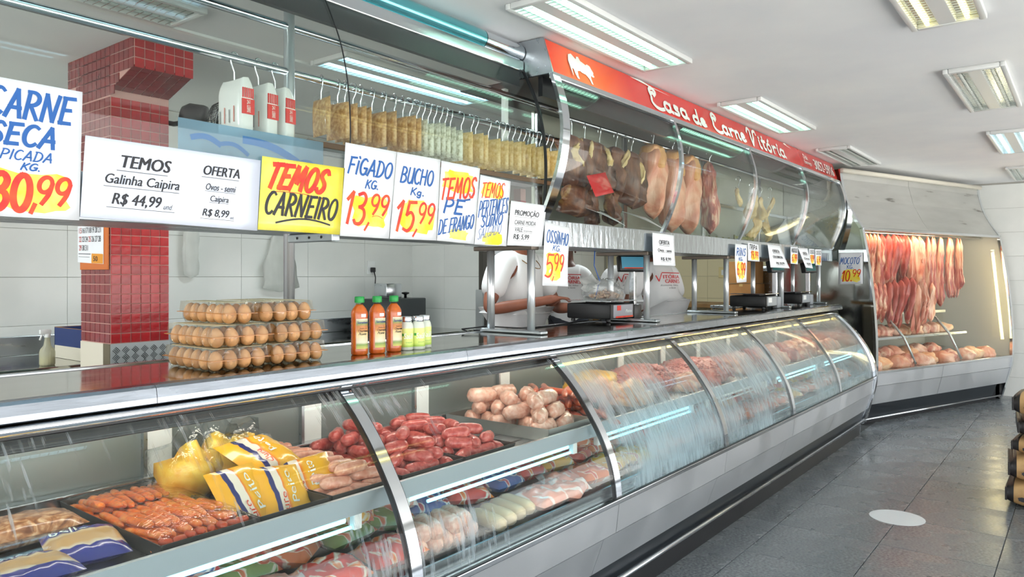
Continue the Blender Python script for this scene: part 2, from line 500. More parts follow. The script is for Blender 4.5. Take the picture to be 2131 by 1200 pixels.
m_check = M('checker_plate', (206,210,210), .3, .7)
wpart('checker_plate', MB().box(PX0-.002, PX1+.004, PY0-.006, PY0, .80, 1.153), m_check, pil)
rib = MB()
for r in range(-1, 10):
    for c in range(7):
        cx, cz = PX0+.025+c*.048, .83+r*.036
        for k in range(4):
            a = R(45) if (r+c) % 2 else R(-45)
            ox = (k-1.5)*.0075
            dx, dz = math.cos(a)*.015, math.sin(a)*.015
            px, pz = cx-math.sin(a)*ox, cz+math.cos(a)*ox
            if .805 < pz-.015 and pz+.015 < 1.15 and px+.012 < PX1 and px-.012 > PX0:
                rib.tube([(px-dx,PY0-.0065,pz-dz),(px,PY0-.0075,pz+.002),(px+dx,PY0-.0065,pz+dz)], .0016, 4)
stuff(wpart('plate_ribs', rib, M('plate_rib', (90,94,96), .3, .8), pil))
wpart('side_skirting', MB().box(PX0-.006, PX0, PY0+.07, PY1, .80, 1.153), M('cream_skirting', (222,214,196), .5), pil)
wpart('side_plate', MB().box(PX0-.005, PX0, PY0, PY0+.07, .80, 1.153), M('tarnished_plate', (128,116,92), .35, .6), pil)
# ================================================================== DISPLAY CASE
CX0, CX1 = -.82, 7.56
case = thing('display_case', 'long steel refrigerated meat counter with curved glass front', 'display case', (0, 1.95, 0))
GP = [(1.930,1.136),(1.880,1.094),(1.823,1.040),(1.763,.972),(1.708,.896),(1.664,.828),(1.630,.760),(1.604,.692),(1.588,.622),(1.580,.548)]
m_fog = [film('pane_light_condensation', (249,252,251), .03, .015, fog=.38, haze=.0, flo=.585, fhi=.64, fscale=(120,6,8), fogcol=(214,224,230)),
         film('pane_heavy_condensation', (248,252,251), .03, .03, fog=.58, haze=.06, flo=.47, fhi=.60, fscale=(110,5,8), fogcol=(206,222,228)),
         film('pane_mist', (248,251,250), .03, .03, fog=.46, haze=.10, flo=.46, fhi=.62, fscale=(110,5,8), fogcol=(206,218,220))]
mull = [-.82, .38, 1.58, 2.78, 3.98, 5.18, 6.38, 7.54]
ME_M = None
for i in range(7):
    a, b = mull[i]+.024, mull[i+1]-.024
    mi = m_fog[0] if i < 3 else (m_fog[1] if i < 5 else m_fog[2])
    wpart('glass_pane', MB().strip(GP, .006, a, b), mi, case, 'auto')
GPm = [(y-.004, z) for y, z in GP]
for x in mull:
    m = wpart('mullion', MB().strip(GPm, .016, x-.022, x+.022), m_chrome, case, 'auto')
    wpart('gasket', MB().strip([(y-.001,z) for y,z in GP], .018, x-.026, x+.026), m_dark, case)
# front panels, seams every 1.2 m
for i in range(7):
    a, b = mull[i]+.002, mull[i+1]-.002
    wpart('upper_panel', MB().strip([(1.578,.530),(1.594,.402)], .012, a, b), m_steel_panel, case)
    wpart('lower_panel', MB().strip([(1.596,.398),(1.655,.235)], .012, a-.1, b-.1 if i < 6 else b), m_steel_panel, case)
wpart('lower_glass_rail', MB().cbox(CX0, CX1, 1.570, 1.602, .530, .552, .004), m_steel, case)
wpart('rail_gasket', MB().box(CX0, CX1, 1.568, 1.58, .552, .557), m_dark, case)
wpart('plinth', MB().strip([(1.660,.232),(1.690,.135)], .02, CX0, CX1), m_plinth, case)
wpart('kick_tube', MB().cyl((CX0, 1.668, .135), (CX1, 1.668, .135), .013, 12), m_steel, case, True)
wpart('base', MB().box(CX0, CX1, 1.70, 2.42, 0, .22), m_dark, case)
wpart('front_rail', MB().tube([(CX0,1.908,1.151),(CX1,1.908,1.151)], .014, 12), m_chrome, case, True)
wpart('front_rail_strip', MB().cbox(CX0, CX1, 1.915, 1.935, 1.128, 1.146, .003), m_dark, case)
# inside
m_inner = M('inner_grey_panel', (124,131,129), .3, .3)
wpart('inner_back', MB().box(CX0, CX1, 2.385, 2.42, .22, 1.19), m_inner, case)
wpart('inner_ceiling', MB().box(CX0, CX1, 1.95, 2.385, 1.176, 1.19), m_dark, case)
wpart('inner_black_header', MB().cbox(CX0+.03, CX1-.03, 1.955, 1.975, 1.088, 1.176, .003), m_dark, case)
for k in range(14):
    x = -.6 + k*.6
    wpart('back_strip', MB().box(x-.04, x+.04, 2.373, 2.385, .82, 1.175), m_white, case)
    wpart('back_post', MB().box(x-.055, x-.043, 2.367, 2.385, .70, 1.175), m_steel_dull, case)
wpart('shelf', MB().prism([(1.742,.812),(1.742,.800),(2.38,.800),(2.38,.812)], CX0+.03, CX1-.03), m_steel_dull, case)
wpart('shelf_front', MB().strip([(1.722,.846),(1.726,.786)], .012, CX0+.03, CX1-.03), M('shelf_front', (196,206,212), .25, .6), case)
wpart('shelf_back_ledge', MB().cbox(CX0+.03, CX1-.03, 2.335, 2.38, .812, .865, .004), m_steel, case)
m_reflection_glow = M('reflection_glow', (220,240,245), .4, emit=(120,220,245), es=2.6)  # glowing tubes added in place of cyan streaks reflected in the glass
for i in range(1, 7):
    a, b = mull[i]+.12, mull[i+1]-.14
    wpart('reflection_tube', MB().cyl((a,1.750,.772),(b,1.750,.772), .0095, 10), m_reflection_glow if i != 4 else m_white, case, True)
    wpart('reflection_tube', MB().cyl((a+.1,1.756,.741),(b+.03,1.756,.741), .006, 10), m_reflection_glow if i != 4 else m_white, case, True)
    wpart('tube_holder', MB().cbox(a-.03,a,1.738,1.762,.735,.799,.003), m_white, case)  # end blocks of the added tubes
    wpart('tube_holder', MB().cbox(b+.03,b+.06,1.738,1.762,.735,.799,.003), m_white, case)
m_gold_reflection = M('gold_reflection_glow', (250,230,180), .4, emit=(255,214,110), es=5.0)  # glow standing in for the yellow ceiling tube reflected in the glass
m_case_fill = M('case_fill_glow', (250,250,245), .4, emit=(255,246,232), es=16.0)  # hidden tube added to brighten the goods in the case
for i in range(7):
    a, b = mull[i]+.05, mull[i+1]-.05
    if i > 2: wpart('gold_reflection_tube', MB().cyl((a,1.962,1.080),(b,1.962,1.080), .007, 8), m_gold_reflection, case, True)
    wpart('case_fill_tube', MB().cyl((a,2.06,1.150),(b,2.06,1.150), .013, 10), m_case_fill, case, True)
    for xx in (a-.01, b-.01): wpart('tube_holder', MB().cbox(xx,xx+.02,2.045,2.075,1.135,1.176,.003), m_white, case)
wpart('deck', MB().prism([(1.606,.555),(2.385,.600),(2.385,.585),(1.606,.54)], CX0+.03, CX1-.03), m_steel_dull, case)
wpart('deck_lip', MB().strip([(1.612,.600),(1.616,.55)], .008, CX0+.03, CX1-.03), m_steel, case)
endp = [(2.42,1.17)] + [(1.94,1.15)] + GP[1:] + [(1.594,.40),(1.655,.235),(1.69,.13),(1.70,0),(2.42,0)]
wpart('end_panel', MB().prism(endp, CX1-.02, CX1+.0), m_steel, case)
wpart('end_frame', MB().strip([(y-.022,z) for y,z in [(1.95,1.16)]+GP+[(1.60,.42),(1.655,.235),(1.70,.10)]], .03, CX1, CX1+.05), m_chrome, case, 'auto')
wpart('end_panel', MB().prism(endp, CX0-.02, CX0+.0), m_steel, case)

m_lip = M('lip_steel', (158,164,172), .24, 1, rvar=.08, scale=(3,60,60), bump=.06, bscale=(6,30,30))
wt = thing('worktop', 'polished steel worktop along the top of the meat counter', 'worktop', (0, 2.1, 1.19))
wpart('top_sheet', MB().box(CX0, 7.70, 1.93, 2.40, 1.195, 1.219), m_worktop, wt)
for k in range(7):
    a = [-.82, .95, 2.16, 3.42, 4.6, 5.9, 7.1][k]; b = [.95, 2.16, 3.42, 4.6, 5.9, 7.1, 7.70][k]
    wpart('front_lip', MB().prism([(1.930,1.195),(1.930,1.2195),(1.906,1.2175),(1.897,1.210),(1.892,1.186),(1.892,1.172),(1.900,1.168),(1.905,1.195)], a+.0008, b-.0008), m_lip, wt)
wpart('rear_lip', MB().cbox(CX0, 7.70, 2.392, 2.408, 1.19, 1.224, .003), m_steel, wt)

# ================================================================== UPPER GLASS, LEFT SECTION
up = thing('upper_glass_guard', 'curved glass guard with black band above the near counter end', 'glass guard', (1, 2.1, 1.64))
LG = [(2.085,1.770),(2.076,1.85),(2.068,1.95),(2.067,2.05),(2.080,2.18),(2.112,2.31),(2.155,2.41),(2.205,2.505)]
for a, b in ((-.82,.46),(.464,1.722),(1.726,2.915)):
    wpart('glass_pane', MB().strip(LG, .006, a, b), m_glass_green, up, 'auto')
wpart('price_rail', MB().cbox(-.82, 2.915, 2.075, 2.10, 1.645, 1.772, .003), m_steel_dull, up)
wpart('shelf', MB().box(-.82, 2.915, 2.10, 2.50, 1.655, 1.667), m_steel_dull, up)
wpart('black_band', MB().box(-.82, 2.93, 2.225, 2.25, 2.435, 2.505), m_dark, up)
wpart('top_strip', MB().cbox(-.82, 2.93, 2.198, 2.25, 2.505, 2.556, .004), m_steel, up)
arc = [(2.245-.055*math.cos(a), 2.600+.048*math.sin(a)) for a in [R(x) for x in range(-75, 91, 15)]]
m_bluefilm = M('blue_protective_film', (96,178,186), .12, .75, coat=.6)
wpart('blue_film_cap', MB().prism(arc+[(2.30,2.648),(2.30,2.552)], -.82, 2.64), m_bluefilm, up, 'auto')
wpart('chrome_cap', MB().prism(arc+[(2.30,2.648),(2.30,2.552)], 2.645, 2.93), m_chrome, up, 'auto')
wpart('seam', MB().strip([(y-.004,z) for y,z in LG], .004, 1.7225, 1.7255), m_dark, up)
wpart('end_gasket', MB().strip([(y-.004,z) for y,z in LG], .014, 2.912, 2.918), m_dark, up)

# steel hanging rails with their post
hr = thing('hanging_rail', 'polished steel post with two long horizontal rails behind the glass', 'rail', (1.69, 2.37, 1.22))
wpart('post', MB().cyl((1.69,2.37,1.219),(1.69,2.37,2.655), .0205, 16), m_post, hr, True)
wpart('upper_rail', MB().cyl((-.6,2.37,2.432),(3.52,2.37,2.432), .0155, 14), m_chrome, hr, True)
wpart('lower_rail', MB().cyl((-.6,2.37,2.262),(3.52,2.37,2.262), .0155, 14), m_chrome, hr, True)
wpart('bracket', MB().cbox(1.675, 1.71, 2.10, 2.37, 1.622, 1.652, .003), m_steel_dull, hr)
for k in range(3):
    wpart('bracket_hole', MB().cyl((1.673,2.16+k*.07,1.637),(1.6755,2.16+k*.07,1.637), .005, 8), m_dark, hr)
wpart('base_flange', MB().lathe([(.045,0),(.045,.004),(.03,.010),(.022,.012)], (1.69,2.37,1.2195), 16), m_steel, hr, True)
wpart('drop_post', MB().cbox(3.015, 3.045, 2.385, 2.41, 2.20, 2.655, .003), m_white, hr)

# ================================================================== UPPER CASE, CENTRE SECTION
uc = thing('upper_display_case', 'overhead curved glass meat cabinet with steel rail below', 'display case', (5.5, 2.1, 1.64))
UG = [(2.100,1.773),(2.062,1.85),(2.025,1.94),(1.995,2.03),(1.978,2.12),(1.972,2.20),(1.982,2.29),(2.003,2.37),(2.030,2.45)]
UX = [2.935, 4.21, 5.49, 6.78, 8.06]
for i in range(4):
    wpart('glass_pane', MB().strip(UG, .006, UX[i]+.012, UX[i+1]-.012), m_glass, uc, 'auto')
for i, x in enumerate(UX):
    w = .016 if 0 < i < 4 else .03
    wpart('mullion', MB().strip([(y-.006,z) for y,z in UG], .018, x-w, x+w), m_chrome, uc, 'auto')
wpart('price_rail', MB().cbox(2.92, 8.10, 2.085, 2.11, 1.645, 1.772, .003), M('wet_steel_rail', (196,204,210), .16, 1, bump=.25, bscale=(26,26,8)), uc)
wpart('shelf', MB().box(2.92, 8.10, 2.11, 2.58, 1.655, 1.668), m_steel_dull, uc)
wpart('top_rail', MB().cbox(2.92, 8.10, 2.012, 2.042, 2.446, 2.474, .004), m_chrome, uc)
wpart('black_header', MB().box(2.95, 8.05, 2.10, 2.125, 2.375, 2.47), m_dark, uc)
wpart('roof', MB().box(2.93, 8.09, 2.04, 2.62, 2.4685, 2.4735), m_dark, uc)
m_back = M('cabinet_back', (170,172,158), .38, .4, rvar=.1, scale=(4,4,4), bump=.15, bscale=(5,5,9))
wpart('back_panel', MB().box(3.54, 8.06, 2.58, 2.60, 1.668, 2.47), m_back, uc)
for x in (3.57, 4.60, 5.95, 7.3):
    wpart('back_frame', MB().cbox(x-.025, x+.025, 2.56, 2.582, 1.668, 2.468, .003), m_steel, uc)
wpart('back_ledge', MB().cbox(3.54, 8.06, 2.54, 2.58, 2.10, 2.13, .003), m_steel, uc)
wpart('hanging_bar', MB().cyl((3.56,2.37,2.405),(8.05,2.37,2.405), .012, 12), m_chrome, uc, True)
wpart('end_plate', MB().prism([(2.10,1.773)]+UG+[(2.60,2.47),(2.60,1.66)], 8.075, 8.09), m_steel, uc)

# support frames between worktop and upper case
for k, X in enumerate((2.87, 4.05, 5.30, 6.55, 7.68)):
    sf = thing('support_frame', 'steel two-post support frame on the worktop, %s from the bottles' % ORD[k], 'support', (X, 2.23, 1.219), group='support frames under the overhead cabinet')
    obj('base_bar', MB().cbox(-.028, .028, -.20, .18, .0005, .018, .006), m_steel_dull, sf)
    for y in (-.12, .13):
        obj('post', MB().cyl((0,y,.014), (0,y,.409), .0195, 16), m_post, sf, True)
    obj('top_bracket', MB().cbox(-.03, .03, -.145, .22, .404, .4255, .004), M('bracket_steel', (120,110,100), .4, .8) if k == 0 else bpy.data.materials['bracket_steel'], sf)
# ================================================================== LETTERING
def _arc(cx, cy, rx, ry, a0, a1, n=10):
    return [(cx+rx*math.cos(R(a0+(a1-a0)*k/n)), cy+ry*math.sin(R(a0+(a1-a0)*k/n))) for k in range(n+1)]
GL = {
 'A': (.7, [[(0,0),(.38,1)],[(.38,1),(.66,0)],[(.12,.34),(.62,.34)]]),
 'B': (.62, [[(.05,0),(.08,1)],[(.08,1)]+_arc(.22,.76,.32,.24,90,-90,8)+[(.08,.52)],[(.08,.52)]+_arc(.24,.26,.36,.26,90,-90,8)+[(.05,0)]]),
 'C': (.62, [_arc(.36,.5,.34,.5,55,310,14)]),
 'D': (.7, [[(.08,0),(.1,1)],[(0,1)]+_arc(.2,.5,.46,.5,90,-90,12)+[(0,0)]]),
 'E': (.58, [[(.1,1),(.06,0)],[(.04,.98),(.56,1)],[(.08,.52),(.46,.54)],[(.02,.02),(.54,.03)]]),
 'F': (.56, [[(.1,1),(.04,0)],[(.04,.98),(.58,1)],[(.08,.54),(.46,.55)]]),
 'G': (.68, [_arc(.36,.5,.34,.5,50,350,15)+[(.68,.42)],[(.4,.42),(.7,.42)],[(.66,.42),(.64,.06)]]),
 'H': (.68, [[(.06,1),(.03,0)],[(.62,1),(.6,0)],[(.06,.52),(.6,.54)]]),
 'I': (.2, [[(.1,1),(.08,0)]]),
 'i': (.2, [[(.1,.8),(.08,0)],[(.1,1.08),(.15,1.0)]]),
 'K': (.62, [[(.1,1),(.05,0)],[(.58,1),(.1,.46)],[(.22,.55),(.6,0)]]),
 'L': (.5, [[(.08,1),(.05,.03)],[(.03,.02),(.5,.03)]]),
 'M': (.86, [[(.0,0),(.16,1)],[(.16,1),(.38,.3)],[(.38,.3),(.68,1)],[(.68,1),(.78,0)]]),
 'N': (.74, [[(.04,0),(.1,1)],[(.1,1),(.56,.02)],[(.56,.02),(.7,1)]]),
 'O': (.68, [_arc(.34,.5,.32,.5,100,460,18)]),
 'P': (.6, [[(.05,0),(.08,1)],[(.02,1)]+_arc(.22,.73,.34,.27,90,-90,8)+[(.08,.46)]]),
 'R': (.64, [[(.05,0),(.08,1)],[(.02,1)]+_arc(.22,.75,.34,.25,90,-90,8)+[(.08,.5)],[(.22,.5),(.6,0)]]),
 'S': (.56, [[(.54,.86),(.4,1),(.16,.94),(.08,.74),(.26,.56),(.44,.42),(.5,.2),(.34,.02),(.12,.03),(.0,.16)]]),
 'T': (.62, [[(.3,1),(.26,0)],[(.0,.97),(.62,1)]]),
 'U': (.66, [[(.08,1),(.05,.3),(.14,.05),(.32,0),(.5,.1),(.57,.35),(.6,1)],[(.6,1),(.62,0)]]),
 'V': (.64, [[(.0,1),(.3,0)],[(.3,0),(.64,1)]]),
 '0': (.6, [_arc(.3,.5,.27,.5,100,460,18)]),
 '1': (.34, [[(.0,.76),(.26,1)],[(.26,1),(.16,0)]]),
 '3': (.56, [[(.08,.94),(.34,1),(.5,.84),(.42,.62),(.2,.54)],[(.2,.54),(.46,.46),(.54,.24),(.38,.02),(.12,.0),(.0,.1)]]),
 '5': (.56, [[(.14,1),(.08,.55)],[(.12,.98),(.56,1)],[(.08,.55),(.32,.64),(.52,.46),(.48,.16),(.26,0),(.0,.06)]]),
 '6': (.56, [[(.46,.98),(.2,.8),(.06,.44),(.1,.1),(.3,0),(.5,.14),(.5,.4),(.3,.5),(.1,.36)]]),
 '8': (.56, [_arc(.28,.75,.22,.25,0,360,14), _arc(.28,.26,.27,.26,0,360,14)]),
 '9': (.56, [_arc(.28,.7,.25,.28,10,370,14),[(.53,.75),(.48,.35),(.3,0)]]),
 ',': (.3, [[(.16,.1),(.04,-.2)]]),
 '.': (.3, [[(.1,.05),(.14,.0)]]),
 "'": (.2, [[(.02,1.06),(.2,1.2)]]),
 '-': (.4, [[(.02,.45),(.38,.47)]]),
 ' ': (.34, []),
 'g': (.5, [_arc(.24,.28,.2,.26,20,380,14),[(.46,.5),(.44,-.2),(.2,-.3),(.05,-.18)]]),
 # script set for the shop sign
 'c*': (.8, [[(.34,.62),(.5,.86),(.3,1.02),(.12,.84),(.16,.52),(.12,.22),(.3,.0),(.58,-.06),(.8,.02)],[(.12,.7),(.34,.76)]]),
 'v*': (.8, [[(.0,.74),(.12,.98),(.28,.9),(.26,.4),(.3,.0)],[(.3,.0),(.48,.5),(.56,.88),(.76,.98),(.8,.8)]]),
 'a*': (.5, [_arc(.2,.24,.19,.24,30,390,12),[(.4,.46),(.38,.1),(.5,.02)]]),
 's*': (.42, [[(.34,.44),(.14,.48),(.12,.32),(.32,.2),(.28,.02),(.04,.02)]]),
 'd*': (.5, [_arc(.2,.24,.19,.24,30,390,12),[(.42,1.0),(.38,.1),(.5,.02)]]),
 'e*': (.44, [[(.06,.22),(.34,.3),(.26,.48),(.08,.4),(.04,.14),(.2,.0),(.4,.08)]]),
 'r*': (.42, [[(.06,.46),(.1,.0)],[(.1,.3),(.24,.46),(.4,.44)]]),
 'n*': (.5, [[(.06,.46),(.06,.0)],[(.06,.3),(.22,.47),(.36,.38),(.36,.08),(.48,.02)]]),
 'i*': (.24, [[(.08,.46),(.08,.06),(.2,.02)],[(.1,.64),(.13,.68)]]),
 't*': (.36, [[(.14,.8),(.12,.1),(.28,.02)],[(.0,.5),(.32,.54)]]),
 'o*': (.44, [_arc(.2,.24,.18,.24,80,440,14)]),
 'ó*': (.44, [_arc(.2,.24,.18,.24,80,440,14),[(.2,.62),(.32,.78)]]),
}
def strokes(txt, gap=.16, script=False):
    x = 0; res = []
    for ch in txt:
        key = (ch.lower()+'*') if script and ch != ' ' else ch
        w, ss = GL[key]
        for s_ in ss:
            res.append(_smooth([(px+x, py) for px, py in s_]))
        x += w + gap
    return res
class Quad:
    """flat or gently curled card in space: (s,t) in 0..1 -> point"""
    def __init__(q, bl, br, tr, tl, bend=None):
        q.p = [Vector(v) for v in (bl, br, tr, tl)]
        q.n = (q.p[1]-q.p[0]).cross(q.p[3]-q.p[0]).normalized()
        q.bend = bend
        q.w = (q.p[1]-q.p[0]).length; q.h = (q.p[3]-q.p[0]).length
    def at(q, s, t, e=0.0):
        bl, br, tr, tl = q.p
        p = bl*(1-s)*(1-t)+br*s*(1-t)+tr*s*t+tl*(1-s)*t
        return p + q.n*(e + (q.bend(s,t) if q.bend else 0))
    def card(q, n=8, th=.0012):
        mb = MB()
        mb.grid(lambda a,b: q.at(a,b), n, n, flip=False)
        mb.grid(lambda a,b: q.at(a,b,-th), n, n, flip=True)
        m = n+1; o = m*m
        for i in range(n):
            for a, b in ((i*m,(i+1)*m),((i+1)*m+n,i*m+n)):
                mb.f.append((a,b,b+o,a+o))
            for a, b in ((i+1,i),(n*m+i,n*m+i+1)):
                mb.f.append((a,b,b+o,a+o))
        return mb
def fit(res, box, shear=0, rise=0):
    """scale 2-D polylines into box (s0,t0,s1,t1)"""
    xs = [p[0] for r in res for p in r]; ys = [p[1] for r in res for p in r]
    x0, x1, y0, y1 = min(xs), max(xs), min(ys), max(ys)
    s0, t0, s1, t1 = box
    out = []
    for r in res:
        o = []
        for x, y in r:
            a = (x-x0)/(x1-x0 or 1); b = (y-y0)/(y1-y0 or 1)
            o.append((s0+a*(s1-s0)+shear*(b-.5), t0+b*(t1-t0)+rise*(a-.5)))
        out.append(o)
    return out
def brush(q, txt, box, w, shear=0, rise=0, e=.0012, script=False, gap=.16, taper=.75):
    mb = MB()
    for li, line in enumerate(fit(strokes(txt, gap, script), box, shear, rise)):
        nl = len(line)
        pts = [q.at(s,t,e+.00028*(li%6)+.00025*ii/nl) for ii, (s,t) in enumerate(line)]
        n = len(pts)
        if n < 2: continue
        base = len(mb.v)
        # square brush ends
        d0 = (pts[1]-pts[0]).normalized()*w*.35; d1 = (pts[-1]-pts[-2]).normalized()*w*.35
        pts[0] = pts[0]-d0; pts[-1] = pts[-1]+d1
        for i, p in enumerate(pts):
            t = (pts[min(i+1,n-1)]-pts[max(i-1,0)]).normalized()
            sd = q.n.cross(t).normalized()
            k = w*.5*(taper+(1-taper)*math.sin(math.pi*min(1,(i+.6)/n)))
            mb.v.append(tuple(p-sd*k)); mb.v.append(tuple(p+sd*k))
        for i in range(n-1):
            a = base+2*i
            mb.f.append((a,a+2,a+3,a+1))
    return mb
_tcache = {}
def text2d(txt, bold=.0, space=1.0):
    bold = 0
    key = (txt, bold, space)
    if key in _tcache: return _tcache[key]
    cu = bpy.data.curves.new('t', 'FONT'); cu.body = txt; cu.offset = bold; cu.space_character = space; cu.resolution_u = 3
    o = bpy.data.objects.new('t', cu); C.objects.link(o)
    bpy.context.view_layer.update()
    dg = bpy.context.evaluated_depsgraph_get()
    me = bpy.data.meshes.new_from_object(o.evaluated_get(dg))
    r = ([(v.co.x, v.co.y) for v in me.vertices], [tuple(p.vertices) for p in me.polygons])
    bpy.data.objects.remove(o); bpy.data.curves.remove(cu); bpy.data.meshes.remove(me)
    _tcache[key] = r
    return r
def printed(q, txt, box, shear=0, rise=0, bold=.0, e=.0012, space=1.0):
    vs, fs = text2d(txt, bold, space)
    f2 = fit([vs], box, shear, rise)[0]
    mb = MB().add([q.at(s,t,e) for s,t in f2], fs)
    if bold >= .008:
        k = (box[2]-box[0])*.75/max(3,len(txt))*min(1,bold*7)
        mb.add([q.at(s+k,t,e+.0003) for s,t in f2], fs); mb.add([q.at(s+k*.5,t,e+.0006) for s,t in f2], fs)
    return mb
def bar(q, s0, t0, s1, t1, w, e=.0012, sag=0):
    mb = MB(); n = 10 if sag else 1
    pts = [q.at(s0+(s1-s0)*k/n, t0+(t1-t0)*k/n+sag*math.sin(math.pi*k/n), e) for k in range(n+1)]
    for i, p in enumerate(pts):
        t = (pts[min(i+1,n)]-pts[max(i-1,0)]).normalized(); sd = q.n.cross(t)
        mb.v += [tuple(p-sd*w/2), tuple(p+sd*w/2)]
    for i in range(n): mb.f.append((2*i,2*i+2,2*i+3,2*i+1))
    return mb
def blob(q, cs, ct, rs, rt, seed=0, e=.0006):
    rnd = random.Random(seed); n = 22
    vs = [q.at(cs, ct, e)]
    for k in range(n):
        a = 2*math.pi*k/n; r = .82+.3*rnd.random()
        x, y = math.cos(a), math.sin(a)
        x = math.copysign(abs(x)**.6, x); y = math.copysign(abs(y)**.6, y)
        vs.append(q.at(min(.99,max(.01,cs+rs*r*x)), min(.99,max(.01,ct+rt*r*y)), e))
    return MB().add(vs, [(0,1+k,1+(k+1)%n) for k in range(n)])

SY = 2.058
def sign(label, pts, mat=None, bend=None, items=(), cat='price sign', name='price_sign', Y=SY, quad=None, group='price signs on the rail'):
    """pts: bl, br, tr, tl as (x, z) on the plane y=Y"""
    q = quad or Quad(*[(x, Y, z) for x, z in pts], bend=bend)
    t = thing(name, label, cat, tuple(q.at(.5, 0)), group=group)
    wpart('card', q.card(), mat or m_paper, t, True)
    for nm, mb, mt in [f(q) for f in items]:
        wpart(nm, mb, mt, t)
    return t
B = lambda nm, mt, *a, **k: (lambda q: (nm, brush(q, *a, **k), mt))
Pn = lambda nm, mt, *a, **k: (lambda q: (nm, printed(q, *a, **k), mt))
Ln = lambda nm, mt, *a, **k: (lambda q: (nm, bar(q, *a, **k), mt))
Bl = lambda *a, **k: (lambda q: ('highlight', blob(q, *a, **k), m_yellow_ink))

sign('large white card reading CARNE SECA PICADA at the left edge', [(.60,1.642),(.830,1.642),(.838,1.975),(.60,1.975)], items=[
    Bl(.50,.20,.44,.15,seed=3), B('product_text', m_blue_ink, 'CARNE', (.14,.73,.90,.93), .0105, shear=.05), B('product_text', m_blue_ink, 'SECA', (.14,.53,.74,.68), .0105, shear=.05),
    B('product_text', m_blue_ink, 'PICADA', (.24,.42,.71,.49), .004, shear=.03), B('product_text', m_blue_ink, 'KG.', (.43,.35,.60,.40), .004, shear=.03),
    B('price_text', m_red_ink, '30', (.14,.05,.50,.31), .016, shear=.04, taper=.9), B('price_text', m_red_ink, ',', (.515,.04,.55,.10), .011),
    B('price_text', m_red_ink, '99', (.58,.11,.88,.31), .011, shear=.06, taper=.9)])
sign('wide laminated white board offering TEMOS Galinha Caipira and eggs', [(.832,1.652),(1.350,1.640),(1.362,1.862),(.845,1.864)], m_paper2, items=[
    Pn('heading', m_black_ink, 'TEMOS', (.175,.66,.44,.82), shear=.012, bold=.02), Ln('underline', m_black_ink, .16,.62,.43,.62,.0016),
    Pn('print_line', m_black_ink, 'Galinha Caipira', (.105,.41,.50,.57), shear=.012, bold=.016), Ln('underline', m_black_ink, .10,.41,.50,.41,.0014),
    Pn('print_line', m_black_ink, 'R$ 44,99', (.15,.17,.40,.335), shear=.014, bold=.02), Pn('print_line', m_black_ink, 'und.', (.42,.18,.47,.25), shear=.01), Ln('underline', m_black_ink, .12,.15,.48,.15,.0014),
    Pn('heading', m_black_ink, 'OFERTA', (.635,.70,.865,.83), shear=.010, bold=.02), Ln('underline', m_black_ink, .625,.67,.86,.67,.0014),
    Pn('print_line', m_black_ink, 'Ovos - semi', (.655,.50,.84,.59), shear=.008, bold=.01), Ln('underline', m_black_ink, .65,.485,.84,.485,.001),
    Pn('print_line', m_black_ink, 'Caipira', (.685,.325,.80,.43), shear=.008, bold=.01), Ln('underline', m_black_ink, .68,.335,.80,.335,.001),
    Pn('print_line', m_black_ink, 'R$ 8,99', (.645,.13,.805,.245), shear=.01, bold=.016), Pn('print_line', m_black_ink, 'und.', (.815,.13,.84,.17)), Ln('underline', m_black_ink, .63,.11,.84,.11,.0012)])
sign('yellow card reading TEMOS CARNEIRO', [(1.352,1.644),(1.675,1.642),(1.697,1.876),(1.368,1.877)], m_yellow_paper, items=[
    B('product_text', m_red_ink, 'TEMOS', (.10,.59,.77,.92), .016, shear=.08, taper=.9), Ln('underline', M('red_line', (206,50,30), .5), .12,.535,.77,.50,.0022, sag=.03),
    B('product_text', m_black_ink, 'CARNEIRO', (.08,.22,.93,.52), .0105, shear=.05, rise=-.02), Ln('underline', m_black_ink, .19,.11,.86,.13,.006, sag=.07)])
sign('white card reading FIGADO KG 13,99', [(1.676,1.638),(1.905,1.637),(1.945,1.966),(1.701,1.967)], items=[
    Bl(.55,.28,.36,.18,seed=5), B('product_text', m_blue_ink, 'FiGADO', (.10,.68,.93,.87), .0085, shear=.05), B('product_text', m_blue_ink, 'KG.', (.44,.54,.68,.63), .006, shear=.03),
    B('price_text', m_red_ink, '13', (.09,.14,.45,.48), .013, shear=.06, taper=.9), B('price_text', m_red_ink, ',', (.47,.08,.54,.16), .009),
    B('price_text', m_red_ink, '99', (.57,.26,.91,.48), .010, shear=.06, taper=.9), Ln('price_dash', m_red_ink, .60,.23,.82,.22,.002, sag=.02)])
sign('white card reading BUCHO Kg 15,99', [(1.909,1.637),(2.160,1.640),(2.184,1.966),(1.947,1.966)], items=[
    Bl(.55,.27,.36,.20,seed=6), B('product_text', m_blue_ink, 'BUCHO', (.14,.66,.84,.84), .0085, shear=.04), B('product_text', m_blue_ink, 'Kg.', (.37,.50,.64,.61), .006, shear=.03),
    B('price_text', m_red_ink, '15', (.10,.10,.47,.44), .013, shear=.06, taper=.9), B('price_text', m_red_ink, ',', (.47,.04,.54,.12), .009),
    B('price_text', m_red_ink, '99', (.57,.20,.90,.44), .010, shear=.06, taper=.9)])
